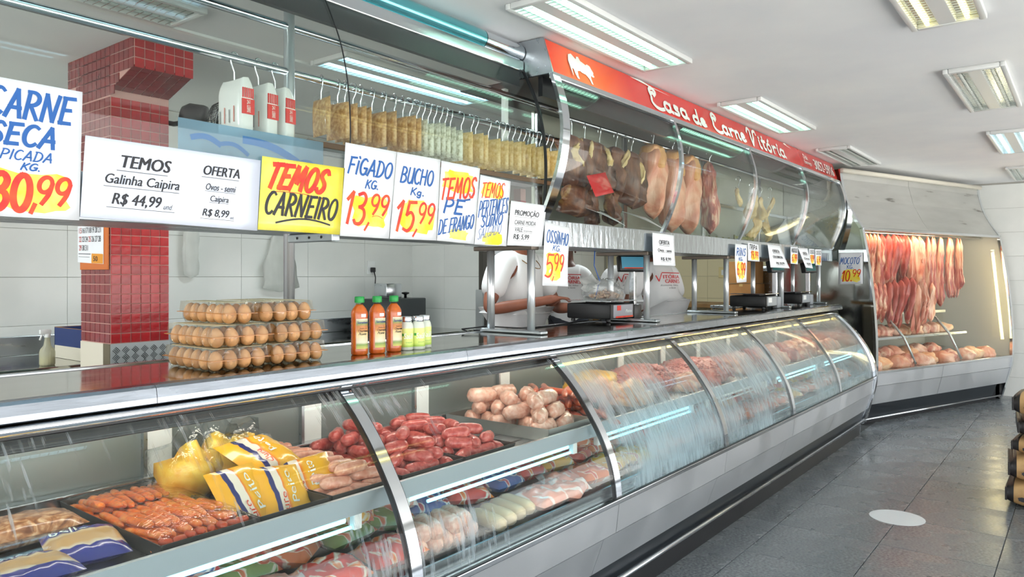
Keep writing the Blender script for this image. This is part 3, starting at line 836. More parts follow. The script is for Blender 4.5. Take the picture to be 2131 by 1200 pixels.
sign('white card reading TEMOS PE DE FRANGO', [(2.163,1.640),(2.390,1.633),(2.430,1.959),(2.190,1.963)], items=[
    Bl(.45,.78,.42,.14,seed=7), Bl(.55,.10,.25,.07,seed=8), B('product_text', m_red_ink, 'TEMOS', (.04,.56,.90,.82), .0105, shear=.05, rise=.09, taper=.9), Ln('underline', m_red_ink, .16,.52,.88,.60,.002, sag=-.02),
    B('product_text', m_blue_ink, 'PE', (.15,.36,.62,.54), .011, shear=.06), Ln('accent_mark', m_blue_ink, .66,.55,.80,.57,.007),
    B('product_text', m_blue_ink, 'DE FRANGO', (.03,.14,.93,.32), .0065, shear=.03, rise=.13), Ln('underline', m_blue_ink, .18,.10,.92,.24,.0016)])
sign('white card reading TEMOS PERTENCES SUINO SALGADO', [(2.393,1.632),(2.612,1.631),(2.643,1.925),(2.433,1.932)], items=[
    Bl(.42,.80,.36,.12,seed=9), Bl(.55,.10,.30,.10,seed=10), B('product_text', m_red_ink, 'TEMOS', (.08,.70,.78,.92), .006, shear=.05, rise=.05),
    B('product_text', m_blue_ink, 'PERTENCES', (.05,.45,.95,.68), .006, shear=.03, rise=.12), B('product_text', m_blue_ink, 'SUiNO', (.16,.29,.80,.46), .007, shear=.04, rise=.08),
    B('product_text', m_blue_ink, 'SALGADO', (.08,.13,.78,.28), .0025, shear=.03, rise=.12)])
sign('small white printed card reading PROMOCAO CARNE MOIDA 5,99', [(2.618,1.636),(2.884,1.637),(2.925,1.836),(2.647,1.838)], items=[
    Pn('heading', m_black_ink, 'PROMOÇÃO', (.13,.66,.80,.84), shear=.012, bold=.008), Ln('underline', m_black_ink, .13,.655,.80,.655,.0008),
    Pn('print_line', m_black_ink, 'CARNE MOIDA', (.14,.48,.74,.58), shear=.008), Ln('underline', m_black_ink, .14,.46,.74,.46,.0008),
    Pn('print_line', m_black_ink, 'VALE', (.16,.32,.38,.42), shear=.008), Pn('print_line', m_black_ink, 'ATE SEXTA-FEIRA', (.41,.325,.66,.355)), Ln('underline', m_black_ink, .16,.30,.66,.30,.0008),
    Pn('print_line', m_black_ink, 'R$: 5,99', (.15,.13,.58,.26), shear=.012, bold=.008), Ln('underline', m_black_ink, .15,.115,.60,.115,.0008)])
sign('white curling card reading OSSINHO KG 5,99 hanging below the rail', [(2.890,1.452),(3.060,1.446),(3.138,1.738),(2.912,1.758)], bend=lambda s,t: .035*(1-t)**2*s, items=[
    Bl(.42,.33,.34,.22,seed=11), B('product_text', m_blue_ink, 'OSSiNHO', (.10,.69,.93,.90), .0065, shear=.03), B('product_text', m_blue_ink, 'KG.', (.36,.57,.66,.66), .004, shear=.03),
    B('price_text', m_red_ink, '5', (.10,.14,.38,.50), .010, shear=.05, taper=.9), B('price_text', m_red_ink, ',', (.36,.08,.42,.15), .007),
    B('price_text', m_red_ink, '99', (.44,.25,.80,.52), .0085, shear=.05, taper=.9), Ln('price_dash', m_red_ink, .44,.19,.64,.18,.002)])
def oferta(label, pts, l2, l3, bend=None):
    sign(label, pts, bend=bend, items=[
        Pn('heading', m_black_ink, 'OFERTA', (.28,.66,.76,.80), bold=.02), Ln('underline', m_black_ink, .28,.63,.76,.63,.002),
        Pn('print_line', m_black_ink, l2, (.22,.43,.84,.53), bold=.02), Ln('underline', m_black_ink, .22,.41,.84,.41,.0015),
        Pn('print_line', m_black_ink, l3, (.34,.14,.80,.26), bold=.02), Ln('underline', m_black_ink, .34,.12,.80,.12,.0015)])
oferta('white printed OFERTA card hanging over the large scale', [(4.020,1.562),(4.318,1.560),(4.318,1.752),(4.026,1.757)], 'Ovos - semi', 'R$ 8,99', bend=lambda s,t: .01*(1-t)**2)
sign('white card reading RINS KG 6,99 with folded corner', [(5.30,1.447),(5.572,1.450),(5.592,1.734),(5.347,1.736)], bend=lambda s,t: .03*(1-t)**2*(1-s), items=[
    Bl(.48,.32,.36,.24,seed=12), B('product_text', m_blue_ink, 'RiNS', (.12,.70,.84,.90), .010, shear=.05), B('product_text', m_blue_ink, 'KG.', (.30,.57,.62,.65), .006),
    B('price_text', m_red_ink, '6,99', (.14,.14,.82,.50), .013, shear=.06, taper=.9)])
sign('small card reading TRIPA 19,99 beside the RINS card', [(5.605,1.614),(5.858,1.610),(5.833,1.742),(5.605,1.752)], items=[
    Bl(.58,.34,.34,.30,seed=13), B('product_text', m_black_ink, 'TRIPA', (.10,.66,.82,.92), .007, shear=.05), B('price_text', m_red_ink, '19,99', (.24,.12,.90,.56), .010, shear=.05, taper=.9)])
oferta('tilted white printed OFERTA card above the second scale', [(6.06,1.566),(6.546,1.562),(6.343,1.750),(6.045,1.755)], 'COXA SOBRECOXA', 'R$ 20,99', bend=lambda s,t: .02*(1-t))
sign('small card with yellow 6,99 price left of the curled OFERTA card', [(6.638,1.604),(6.842,1.600),(6.842,1.756),(6.638,1.752)], items=[
    Bl(.5,.32,.36,.28,seed=14), B('product_text', m_black_ink, 'MUSCULO', (.12,.68,.9,.9), .006), B('price_text', m_red_ink, '6,99', (.2,.12,.86,.56), .012, shear=.05)])
oferta('curled white printed OFERTA card near the far end of the rail', [(6.98,1.572),(7.20,1.566),(7.13,1.752),(6.848,1.748)], 'Ovos', 'R$ 8,99', bend=lambda s,t: .03*(1-t))
sign('small card with yellow price right after the curled OFERTA card', [(7.205,1.612),(7.365,1.612),(7.35,1.752),(7.18,1.750)], items=[
    Bl(.5,.32,.36,.28,seed=15), B('product_text', m_black_ink, 'OSSO', (.14,.68,.86,.9), .006), B('price_text', m_red_ink, '9,99', (.2,.12,.86,.56), .010, shear=.05)])
sign('last small card with yellow price on the rail', [(7.393,1.598),(7.587,1.598),(7.587,1.755),(7.377,1.750)], items=[
    Bl(.5,.32,.36,.28,seed=16), B('product_text', m_black_ink, 'OSSO', (.14,.68,.86,.9), .006), B('price_text', m_red_ink, '6,90', (.2,.12,.86,.56), .010, shear=.05)])

# ------------------------------------------------------------------ red shop sign
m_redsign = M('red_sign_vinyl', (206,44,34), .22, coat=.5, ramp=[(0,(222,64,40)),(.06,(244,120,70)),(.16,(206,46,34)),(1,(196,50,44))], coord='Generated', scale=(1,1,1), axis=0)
m_signwhite = M('sign_white_vinyl', (226,236,228), .3)
rs = thing('shop_sign', 'long red sign board with white cow and Casa de Carne lettering', 'sign', (5.5, 2.06, 2.47))
SQ = Quad((2.945,2.030,2.474), (8.10,2.030,2.474), (8.10,2.088,2.652), (2.945,2.088,2.652))
board = MB().prism([(2.032,2.474),(2.090,2.652),(2.30,2.655),(2.30,2.474)], 2.945, 8.10)
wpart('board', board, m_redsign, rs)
wpart('end_cap', MB().prism([(2.028,2.472),(2.086,2.655),(2.31,2.656),(2.31,2.472)], 2.935, 2.945), m_steel_dull, rs)
e_ = .0015
cow = [(.12,.30),(.10,.62),(.16,.86),(.28,.93),(.36,.84),(.42,.78),(.46,.90),(.54,.92),(.58,.78),(.68,.74),(.76,.70),(.82,.76),(.92,.72),(.96,.60),(1.0,.50),(.97,.42),(1.0,.34),(.93,.30),(.86,.34),(.84,.22),(.86,.0),(.80,.0),(.76,.18),(.66,.30),(.52,.32),(.46,.36),(.36,.32),(.34,.14),(.36,.02),(.28,.02),(.24,.16),(.22,.34),(.17,.36),(.16,.14),(.14,.06)]
def cowpts(e): return [SQ.at(.029+.050*x, .10+.82*y, e) for x, y in cow]
bmc = bmesh.new(); vsc = [bmc.verts.new(p) for p in cowpts(e_)]
fc = bmc.faces.new(vsc)
if fc.normal.dot(SQ.n) < 0: fc.normal_flip()
bmesh.ops.triangulate(bmc, faces=[fc])
wpart('cow_emblem', MB().bm(bmc), m_signwhite, rs)
m_cowline = M('emblem_line', (150,60,50), .5)
wpart('cow_outline', bar(SQ, .0335, .12, .0330, .62, .004), m_cowline, rs)
for word, a, b in (('Casa', .205, .302), ('de', .318, .356), ('Carne', .384, .500), ('Vitória', .515, .682)):
    tall = {'Casa':(.16,.86), 'de':(.18,.72), 'Carne':(.16,.88), 'Vitória':(.18,.90)}[word]
    wpart('sign_word', brush(SQ, word, (a, tall[0], b, tall[1]), .026, script=True, e=.0018, gap=.08, taper=.9), m_signwhite, rs)
for k, (a, b, y0_, y1_) in enumerate(((.165,.265,.96,1.0),(.69,.73,.93,.985))):
    vs = [SQ.at(a,y0_,e_), SQ.at((a+b)/2,y0_-.08,e_), SQ.at(b,y0_-.10,e_), SQ.at((a+b)/2,y1_-.09,e_), SQ.at((a*3+b)/4,y1_,e_)]
    wpart('swoosh', MB().add(vs, [(0,1,2,3,4)]), m_signwhite, rs)
wpart('small_text', printed(SQ, 'Disk', (.792,.56,.818,.82), bold=.02, shear=.0), m_signwhite, rs)
wpart('small_text', printed(SQ, 'Entrega', (.790,.24,.832,.50), bold=.02), m_signwhite, rs)
wpart('phone_number', printed(SQ, '3052-5916', (.852,.20,.982,.76), bold=.03), m_signwhite, rs)
# ================================================================== ANGLED CABINET AT THE END
AFA = (8.05, 1.78, 0); AFR = R(-19.3); AFL = 2.86
af = thing('meat_cabinet', 'tall angled steel and glass cabinet full of hanging meat', 'meat cabinet', AFA, (0,0,AFR))
FP = [(.26,2.60),(.255,2.50),(.20,2.29),(.10,2.10),(.02,1.985)]
GL2 = [(.015,1.96),(-.025,1.75),(-.062,1.52),(-.090,1.32),(-.110,1.11),(-.124,.90),(-.128,.72),(-.126,.545)]
m_header = M('worn_header_steel', (204,204,200), .42, .8, ramp=[(.40,(206,206,202)),(.66,(198,198,194)),(.74,(132,128,122))], scale=(2,11,11), detail=6)
for a, b in ((.02,1.28),(1.285,AFL-.02)):
    obj('header_panel', MB().strip(FP, .012, a, b), m_header, af)
    obj('upper_panel', MB().strip([(-.130,.540),(-.110,.40)], .012, a, b), m_steel_panel, af)
    obj('lower_panel', MB().strip([(-.108,.396),(-.060,.21)], .012, a, b), m_steel_panel, af)
obj('header_top_tube', MB().cyl((.0,.235,2.585), (AFL,.235,2.585), .025, 12), M('conduit_cream', (214,208,194), .4), af, True)
obj('header_rail', MB().cbox(.0, AFL, -.002, .028, 1.955, 1.985, .004), m_steel, af)
m_paneglass = film('cabinet_glass', (250,252,251), .02, .02)
obj('glass_pane', MB().strip(GL2, .006, .03, AFL-.03), m_paneglass, af, 'auto')
obj('bottom_rail', MB().cbox(.0, AFL, -.14, -.11, .525, .55, .004), m_steel, af)
obj('plinth', MB().strip([(-.055,.21),(.0,.05)], .02, 0, AFL-.22), m_plinth, af)
obj('kick_tube', MB().cyl((0,-.012,.055),(AFL-.05,-.012,.055), .013, 12), m_steel, af, True)
obj('base', MB().box(.01, AFL-.06, .03, .95, 0, .21), m_dark, af)
side = FP + GL2 + [(-.110,.40),(-.055,.21),(.0,.04),(.0,.0),(.95,.0),(.95,2.60)]
m_mirror = M('mirror_steel', (188,190,184), .09, 1, bump=.12, bscale=(3,3,3))
obj('side_panel', MB().prism(side, -.004, .012), m_mirror, af)
obj('side_panel', MB().prism(side, AFL-.012, AFL+.004), m_mirror, af)
edge = [(y-.012, z) for y, z in FP + GL2 + [(-.110,.40),(-.055,.21),(.0,.02)]]
for x in (-.012, AFL-.028):
    obj('side_trim', MB().strip(edge, .03, x, x+.04), m_chrome, af, 'auto')
m_afin = M('cabinet_lining', (190,190,182), .4, 0)
obj('back_lining', MB().box(.012, AFL-.012, .90, .92, .21, 2.1), m_afin, af)
inl = [(.03,1.97),(-.015,1.75),(-.052,1.52),(-.080,1.32),(-.100,1.11),(-.114,.90),(-.118,.72),(-.112,.56),(-.10,.53),(.90,.53),(.90,1.97)]
obj('side_lining', MB().prism(inl, AFL-.020, AFL-.0125), m_afin, af)
obj('side_lining', MB().prism(inl, .0125, .020), m_afin, af)
obj('roof_lining', MB().box(.012, AFL-.012, .03, .92, 1.985, 2.0), m_afin, af)
obj('deck', MB().prism([(-.10,.52),(.88,.62),(.88,.60),(-.10,.50)], .012, AFL-.012), m_steel_dull, af)
obj('shelf', MB().cbox(.05, AFL-.35, .22, .70, .80, .83, .004), m_steel_dull, af)
obj('shelf', MB().cbox(.05, AFL-.45, .42, .88, 1.05, 1.085, .004), m_steel_dull, af)
obj('slatted_rack', MB().prism([(.80,1.09),(.82,1.09),(.87,1.75),(.85,1.75)], .4, AFL-.5), m_steel_dull, af)
for x in (.86, 1.80):
    obj('strut', MB().tube([(x,-.06,.56),(x-.02,.06,.84),(x-.14,.22,1.10)], .013, 10), m_steel_dull, af, True)
obj('hanging_bar', MB().cyl((.012,.20,1.955),(AFL-.012,.20,1.955), .010, 10), m_chrome, af, True)
obj('vertical_lamp', MB().cyl((AFL-.16,.02,1.78),(AFL-.13,-.075,.74), .016, 12), lampmat('cabinet_tube', (255,226,130), 2.6), af, True)
obj('tube_holder', MB().cyl((AFL-.161,.023,1.81),(AFL-.16,.02,1.78), .02, 12), m_white, af, True)
obj('top_lamp', MB().cyl((.15,.10,1.975),(AFL-.3,.10,1.975), .010, 10), lampmat('cabinet_top_tube', (255,200,110), 3), af, True)
area(af, AFL-.4, .10, 10, (255,230,190), (AFL/2,.06,1.965), (R(42),0,0))
area(af, 1.0, .08, 3, (255,234,180), (AFL-.06,.02,1.25), (0,R(90),0))

# ------------------------------------------------------------------ meat meshes
def meat(name, cols, scale=(14,14,3), dist=1.2, bump=.5, rough=.38, var=.1, coord='Object'):
    return M(name, cols[0], rough, ramp=[(p, c) for p, c in zip((.32,.47,.58,.72), cols)], scale=scale, detail=5, dist=dist, bump=bump, bscale=(40,40,14), var=var, coord=coord, coat=.15)
m_beef = meat('red_beef', [(138,38,34),(172,62,54),(196,96,82),(228,184,160)])
m_pork = meat('fatty_pork', [(196,104,88),(222,150,128),(238,190,164),(246,218,192)])
m_rib = meat('rib_strip', [(158,58,48),(206,112,92),(238,188,158),(246,214,182)], scale=(24,24,4))
m_jerky = meat('dark_salted_meat', [(70,38,26),(98,56,38),(128,80,54),(186,150,96)], scale=(10,10,3))
m_fat = meat('yellow_fat', [(206,168,104),(226,192,128),(238,212,156),(244,226,184)], scale=(10,10,3))
m_ham = meat('pink_ham', [(214,132,104),(228,156,126),(238,180,150),(246,206,178)], scale=(5,5,2.4), dist=2)
m_hamcap = meat('golden_ham_skin', [(214,140,76),(226,160,98),(236,180,120),(240,196,142)], scale=(5,5,3))
m_pale = meat('pale_cut', [(206,130,108),(232,176,152),(242,204,180),(248,226,206)], scale=(9,9,9))
m_chick = meat('chicken_skin', [(232,160,120),(240,184,140),(246,206,168),(250,222,190)], scale=(9,9,9))
m_ground = meat('ground_pink_meat', [(160,70,66),(196,104,98),(214,136,126),(234,188,172)], scale=(40,40,40), dist=2, bump=1)

def meat_slab(w, d, h, seed, taper=.6, wav=.02, twist=.3, n=22, m=16, tail=0, rag=.35):
    """hanging piece, top at z=0, hanging to -h"""
    rnd = random.Random(seed); ph = [rnd.random()*6.28 for _ in range(6)]; off = Vector((seed*1.37, seed*.71, seed*.33))
    def fn(a, b):
        t = 2*math.pi*b
        k = max(.03, min(1, 3.2*a**.6, 3.0*(1-a)**.55))
        prof = max(.12, taper+(1-taper)*min(1, a*1.7) - tail*max(0, a-.45))
        d0 = Vector((math.cos(t), math.sin(t), a*h/max(w,.05)*.9))
        nz = 1 + rag*noise.noise(d0*1.5+off) + rag*.5*noise.noise(d0*3.7+off)
        rw = w/2*k*prof*nz; rd = d/2*k*(1+rag*noise.noise(d0*2.2-off))
        x, y = math.cos(t)*rw, math.sin(t)*rd
        y += .3*rd*math.sin(3*t+ph[2]+5*a)
        tw = twist*math.sin(2.4*a+ph[4])
        c, s_ = math.cos(tw), math.sin(tw)
        px = x*c-y*s_ + wav*math.sin(5*a+ph[5]); py = x*s_+y*c + wav*.6*math.sin(4*a+ph[2])
        return (px, py, -h*a + .02*noise.noise(d0*2+off)*min(1,a*4))
    return MB().grid(fn, n, m, closed=True)
def hook_mesh(h=.10, r=.0028, w=.022):
    pts = [(w*math.cos(R(a)), 0, h-w+w*math.sin(R(a))) for a in range(-20, 181, 25)]
    pts = pts + [(-w*.7,0,h*.55),(-w*.1,0,h*.35)] + [(w*.5-w*.6*math.cos(R(a)), 0, w*.6-w*.6*math.sin(R(a))) for a in range(20, 200, 30)]
    return MB().tube(pts, r, 6).mesh('hook', m_chrome, True)
ME_HOOK = hook_mesh()

# hanging meat inside the angled cabinet
kinds = [('fatty pork belly strip', m_rib, .15, .05, 1), ('dark red beef strip', m_beef, .15, .055, 2), ('pale pork strip', m_pork, .14, .045, 3), ('thin red rib strip', m_rib, .12, .04, 4)]
var = {}
for ki, (lb, mt, w, d, sd) in enumerate(kinds):
    var[ki] = [meat_slab(w, d, h, sd*10+v, .75, .02, .6).mesh('meat_strip', mt, True) for v, h in enumerate((.62, .55, .48))]
rnd = random.Random(4)
x = .10; n = [0]*4; cnt = 0
while x < 2.34:
    ki = 0 if x < .62 else (1 if x < 1.10 else (2 if x < 1.45 else 3))
    v = rnd.randrange(3)
    o = link('meat_strip', var[ki][v], None)
    p = Matrix.Rotation(AFR,4,'Z') @ Vector((x, .20+rnd.uniform(-.035,.035), 1.945))
    o.location = (AFA[0]+p.x, AFA[1]+p.y, p.z); o.rotation_euler = (rnd.uniform(-.03,.03), rnd.uniform(-.05,.05), AFR+R(62)+rnd.uniform(-.3,.3))
    o.scale.z = 1.0 if ki < 3 else 1.28
    tag(o, '%s in the upper row of the angled cabinet, %s of its kind' % (kinds[ki][0], ORD[n[ki]]), 'meat', 'meat strips hanging in the angled cabinet')
    n[ki] += 1
    x += (.070 if ki < 2 else .052)
n2 = 0
for x in (.12,.21,.30,.40,.50,.60,.70,.80,.90,1.0,1.10,1.19,1.28,1.36,1.44,1.52):
    ki = 0 if x < .62 else (1 if x < 1.15 else 2)
    o = link('meat_strip', var[ki][rnd.randrange(3)], None)
    p = Matrix.Rotation(AFR,4,'Z') @ Vector((x, .14+rnd.uniform(-.03,.03), 1.46+rnd.uniform(-.04,.04)))
    o.location = (AFA[0]+p.x, AFA[1]+p.y, p.z); o.rotation_euler = (rnd.uniform(-.03,.03), R(-8), AFR+R(40)+rnd.uniform(-.3,.3))
    o.scale.z = .95
    tag(o, '%s in the lower row of the angled cabinet, %s from left' % (kinds[ki][0], ORD[n2]), 'meat', 'meat strips hanging in the angled cabinet')
    n2 += 1
def lump(w, l, h, seed, amp=.18, n=12, m=14):
    rnd = random.Random(seed); off = Vector((rnd.random()*50, rnd.random()*50, rnd.random()*50))
    def fn(a, b):
        th = math.pi*a; t = 2*math.pi*b
        d = Vector((math.sin(th)*math.cos(t), math.sin(th)*math.sin(t), math.cos(th)))
        k = 1 + amp*2*noise.noise(d*1.6+off) + amp*.6*noise.noise(d*4+off)
        z = d.z*k
        z = max(z, -.55)
        return (d.x*k*w/2, d.y*k*l/2, (z+.55)*h/1.55)
    return MB().grid(fn, n, m, closed=True)
cuts = [lump(.26,.20,.13,s).mesh('meat_cut', [m_pale,m_chick,m_ham,m_pork][s%4], True) for s in range(8)]
def afput(me, name, x, y, z, rz, label, cat, group, sc=1):
    p = Matrix.Rotation(AFR,4,'Z') @ Vector((x, y, z))
    o = link(name, me, None, (AFA[0]+p.x, AFA[1]+p.y, p.z), (0,0,AFR+rz)); o.scale = (sc,)*3
    return tag(o, label, cat, group)
for k in range(11):
    afput(cuts[k%8], 'meat_cut', .16+k*.235, .02+.05*(k%2), .527, k*1.3, 'pale meat cut on the floor of the angled cabinet, %s from left' % ORD[k], 'meat', 'cuts on the cabinet floor')
for k in range(7):
    afput(cuts[(k*3+1)%8], 'meat_cut', .28+k*.235, .24+.04*(k%2), .59, k*1.7+.4, 'meat cut behind the front row on the cabinet floor, %s from left' % ORD[k], 'meat', 'cuts on the cabinet floor')
for k in range(8):
    afput(cuts[(k*5+2)%8], 'meat_cut', .72+k*.205, .36, .8305, k*2.1, 'meat cut on the middle shelf of the angled cabinet, %s from left' % ORD[k], 'meat', 'cuts on the middle cabinet shelf', .9)
for k, (x, c1, lb) in enumerate(((.18,(236,226,206),'white packet with round red print on the cabinet shelf'), (.42,(230,200,70),'yellow and red packet on the cabinet shelf'), (.55,(226,228,224),'white boxed packet beside the yellow packet on the cabinet shelf'))):
    p = Matrix.Rotation(AFR,4,'Z') @ Vector((x, .30, .8305))
    t = thing('food_packet', lb, 'packet', (AFA[0]+p.x, AFA[1]+p.y, p.z), (R(-8),0,AFR), 'packets on the cabinet shelf')
    obj('pack', MB().cbox(-.06,.06,-.02,.02,0,.14,.006), M('packet%d' % k, c1, .35), t)
    obj('printed_panel', MB().box(-.035,.035,-.0215,-.02,.05,.11), M('packet_print%d' % k, ((190,50,40),(206,40,36),(90,120,90))[k], .35), t)

# MOCOTO card on the side of the angled cabinet
Dv = Vector((math.cos(AFR), math.sin(AFR), 0))
off = -Dv*.014
mq = [Vector(v)+off for v in ((8.140,2.030,1.408),(8.052,1.779,1.416),(8.052,1.779,1.731),(8.140,2.030,1.735))]
sign('white card reading MOCOTO KG 10,99 on the side of the angled cabinet', None, quad=Quad(*mq), group=None, items=[
    Bl(.5,.26,.40,.20,seed=21), B('product_text', m_blue_ink, 'MOCOTO', (.08,.64,.86,.84), .008, shear=.04), Ln('accent_mark', m_blue_ink, .86,.86,.94,.90,.005),
    B('product_text', m_blue_ink, 'KG.', (.36,.49,.62,.60), .006), B('price_text', m_red_ink, '10.', (.16,.10,.56,.42), .013, shear=.05, taper=.9), B('price_text', m_red_ink, '99', (.60,.24,.90,.46), .010, shear=.05, taper=.9)])

# ================================================================== HANGING MEAT IN THE UPPER CASE
def hang(x, me, name, label, y=2.37, z=2.32, rz=0.0, sc=(1,1,1), hook=True, group='meat hanging in the overhead cabinet'):
    o = link(name, me, None, (x, y, z), (0,0,rz)); o.scale = sc
    tag(o, label, 'meat', group)
    if hook:
        h = link('meat_hook', ME_HOOK, None, (x, y, z-.012), (0,0,rz+R(70))); h.scale = (1.1,1.1,1.0)
        tag(h, 'hook of the ' + label, 'hook', 'hooks in the overhead cabinet')
    return o
jk = [meat_slab(w*1.15, .09, h, 40+i, .75, .015, .4, rag=.5).mesh('salted_meat', m_jerky, True) for i, (w, h) in enumerate(((.20,.46),(.23,.40),(.17,.52)))]
ft = [meat_slab(.045, .03, h, 60+i, .9, .03, .8).mesh('fat_strip', m_fat, True) for i, h in enumerate((.24,.36))]
for k, (x, v, s_) in enumerate(((3.62,0,.72),(3.76,1,.80),(3.93,2,.62),(4.13,0,.72),(4.33,1,.95))):
    o = hang(x, jk[v], 'salted_meat', 'dark salted meat slab, %s from left, overhead cabinet' % ORD[k], rz=R(-35+k*9), sc=(1,1,s_))
    link('fat_strip', ft[k%2], o, (.03,-.035,-.03), (0,0,.5*k))
for k, (x, y) in enumerate(((3.62,2.34),(3.80,2.36),(4.02,2.33))):
    o = hang(x, jk[(k+1)%3], 'salted_meat', 'lower front brown salted meat piece, %s from the left cabinet edge' % ORD[k], y=y, z=2.03, rz=R(10*k), sc=(.85,.85,.48), hook=False)
hm = meat_slab(.24, .18, .60, 80, .80, .012, .3, tail=.75, rag=.3).mesh('ham_leg', m_ham, True)
def capmesh():
    return meat_slab(.215, .168, .22, 80, .82, .006, .1, rag=.12).mesh('golden_top', m_hamcap, True)
cp = capmesh()
for k, (x, s_, rz) in enumerate(((4.62,.85,-20),(4.92,.98,10),(5.19,1.0,-15),(5.58,.92,25))):
    o = hang(x, hm if k < 3 else meat_slab(.22,.13,.62,83,.6,.02,.4,tail=.6,rag=.5).mesh('ham_leg', m_rib, True), 'ham_leg',
             ['pink ham leg with golden top left of the salted meat divider'.replace('salted meat','first cabinet'),'second pink ham leg with golden top beside the first divider','large pink ham leg right of the first cabinet divider','streaky red pork leg right of the pink hams'][k], rz=R(rz), sc=(.85,.85,s_*1.0), y=2.36, z=2.40)
    if k < 3: link('golden_top', cp, o, (0,0,.006), (0,0,0))
for k, (x, z, s_) in enumerate(((6.22,2.26,.7),(6.55,2.24,.75),(6.75,2.22,.7),(7.02,2.24,.8),(6.62,2.02,.6),(6.92,2.0,.6))):
    hang(x, ft[k%2] if k in (0,3) else meat_slab(.13,.05,.32,90+k,.6,.03,.9).mesh('dried_offcut', m_fat, True), 'dried_offcut', 'pale dried offcut in the third cabinet bay, %s from left' % ORD[k], z=z, rz=R(30*k), sc=(1,1,s_), hook=k < 4)
crate = thing('green_crate', 'olive green plastic crate standing in the overhead cabinet', 'crate', (6.15,2.40,1.669))
m_crate = M('olive_plastic', (140,136,62), .5)
obj('crate_base', MB().box(-.22,.22,-.11,.11,0,.012), m_crate, crate)
for z in (.03,.065,.10,.135):
    for y in (-.11,.10): obj('crate_slat', MB().box(-.22,.22,y,y+.01,z,z+.022), m_crate, crate)
for xx in (-.22,-.07,.07,.205):
    for y in (-.112,.102): obj('crate_post', MB().box(xx,xx+.015,y,y+.012,0,.165), m_crate, crate)
for s_, lb in ((0,'large white paper sheet leaning in the last overhead cabinet bay'),(1,'smaller white paper with writing leaning at the bottom of the last cabinet bay')):
    q = Quad((7.45,2.38,1.672),(7.98,2.44,1.672),(8.00,2.52,2.12),(7.55,2.48,1.95)) if not s_ else Quad((7.25,2.20,1.672),(7.75,2.22,1.672),(7.62,2.30,1.79),(7.42,2.29,1.85))
    t = thing('paper_sheet', lb, 'paper', tuple(q.at(.5,0)))
    wpart('sheet', q.card(6), m_paper, t, True)
    if s_: wpart('handwriting', brush(q, 'OFER', (.2,.3,.8,.7), .01, shear=.1), m_blue_ink, t)
for k, (x, w) in enumerate(((3.80,.30),(4.32,.34))):  # white sheets standing in for reflections of the outside
    q = Quad((x-w/2,2.18,1.85),(x+w/2,2.20,1.80),(x+w/2+.1,2.40,1.90),(x-w/2+.02,2.38,1.92))
    t = thing('reflection_sheet', 'white sheet imitating a reflection under the salted meat, %s from left' % ORD[k], 'paper', tuple(q.at(.5,0)), group='reflection sheets in the overhead cabinet')
    wpart('sheet', q.card(6), m_paper, t, True)
rb = thing('red_reflection', 'bright red shape imitating a reflection among the salted meat', 'packet', (3.68,2.22,2.02))  # red shape standing in for a reflection of the outside
def pillow_fn(w, l, h, seed, crk=.004, p=3.0):
    off = Vector((seed*3.1, seed*1.7, 0))
    def top(s, t):
        e = max(0, (1-abs(2*s-1)**p)*(1-abs(2*t-1)**p))**.5
        x, y = (s-.5)*w, (t-.5)*l
        nz = noise.noise(Vector((x*38, y*38, 0))+off)*crk + noise.noise(Vector((x*90, y*90, 5))+off)*crk*.5
        return Vector((x, y, h/2+h/2*e+nz*e*1.6))
    def bot(s, t):
        e = max(0, (1-abs(2*s-1)**p)*(1-abs(2*t-1)**p))**.5
        return Vector(((s-.5)*w, (t-.5)*l, h/2-h/2*e))
    return top, bot
def pillow(w, l, h, seed, n=14, m=14, crk=.004):
    top, bot = pillow_fn(w, l, h, seed, crk)
    mb = MB(); mb.grid(top, n, m, flip=True); mb.grid(bot, n, m)
    return mb
red_top, _ = pillow_fn(.24, .12, .02, 3)
obj('pack', pillow(.24,.13,.02,3).xf(Matrix.Rotation(R(70),4,'X') @ Matrix.Rotation(R(12),4,'Z')), M('red_reflection_film', (214,30,34), .25, coat=.4), rb, True)

# ================================================================== EGGS ON THE WORKTOP
WT = 1.2195
m_egg = M('brown_eggshell', (204,154,102), .5, ramp=[(.35,(194,140,88)),(.65,(214,168,118))], scale=(20,20,20), var=.16)
def egg_me():
    mb = MB(); n = 14
    pr = []
    for k in range(n+1):
        a = math.pi*k/n
        z = -math.cos(a); r = math.sin(a)*(1-.14*z)
        pr.append((max(.0004,r*.0215), .029+z*.029))
    return mb.lathe(pr, n=16).mesh('egg', m_egg, True)
ME_EGG = egg_me()
m_clam = film('clear_carton_plastic', (246,244,238), .10, .05, bump=.3, edge=.9)
SP = .0475; CW, CL, CH = .097, .287, .066
def carton_tray():
    mb = MB()
    for i in range(2):
        for j in range(6):
            c = (CW/2+(i-.5)*SP, .024+SP/2-.0237+.0475*j, 0)
            mb.lathe([(.008,.001),(.014,.001),(.0215,.014),(.0232,.031)], c, 8)
    mb.f = [f for f in mb.f if len(f) == 4]
    return mb
def carton_flange():
    mb = MB(); z = .032
    mb.box(-.004,CW+.004,-.004,.001,z,z+.0018); mb.box(-.004,CW+.004,CL-.001,CL+.004,z,z+.0018)
    mb.box(-.004,.001,.001,CL-.001,z,z+.0018); mb.box(CW-.001,CW+.004,.001,CL-.001,z,z+.0018)
    return mb
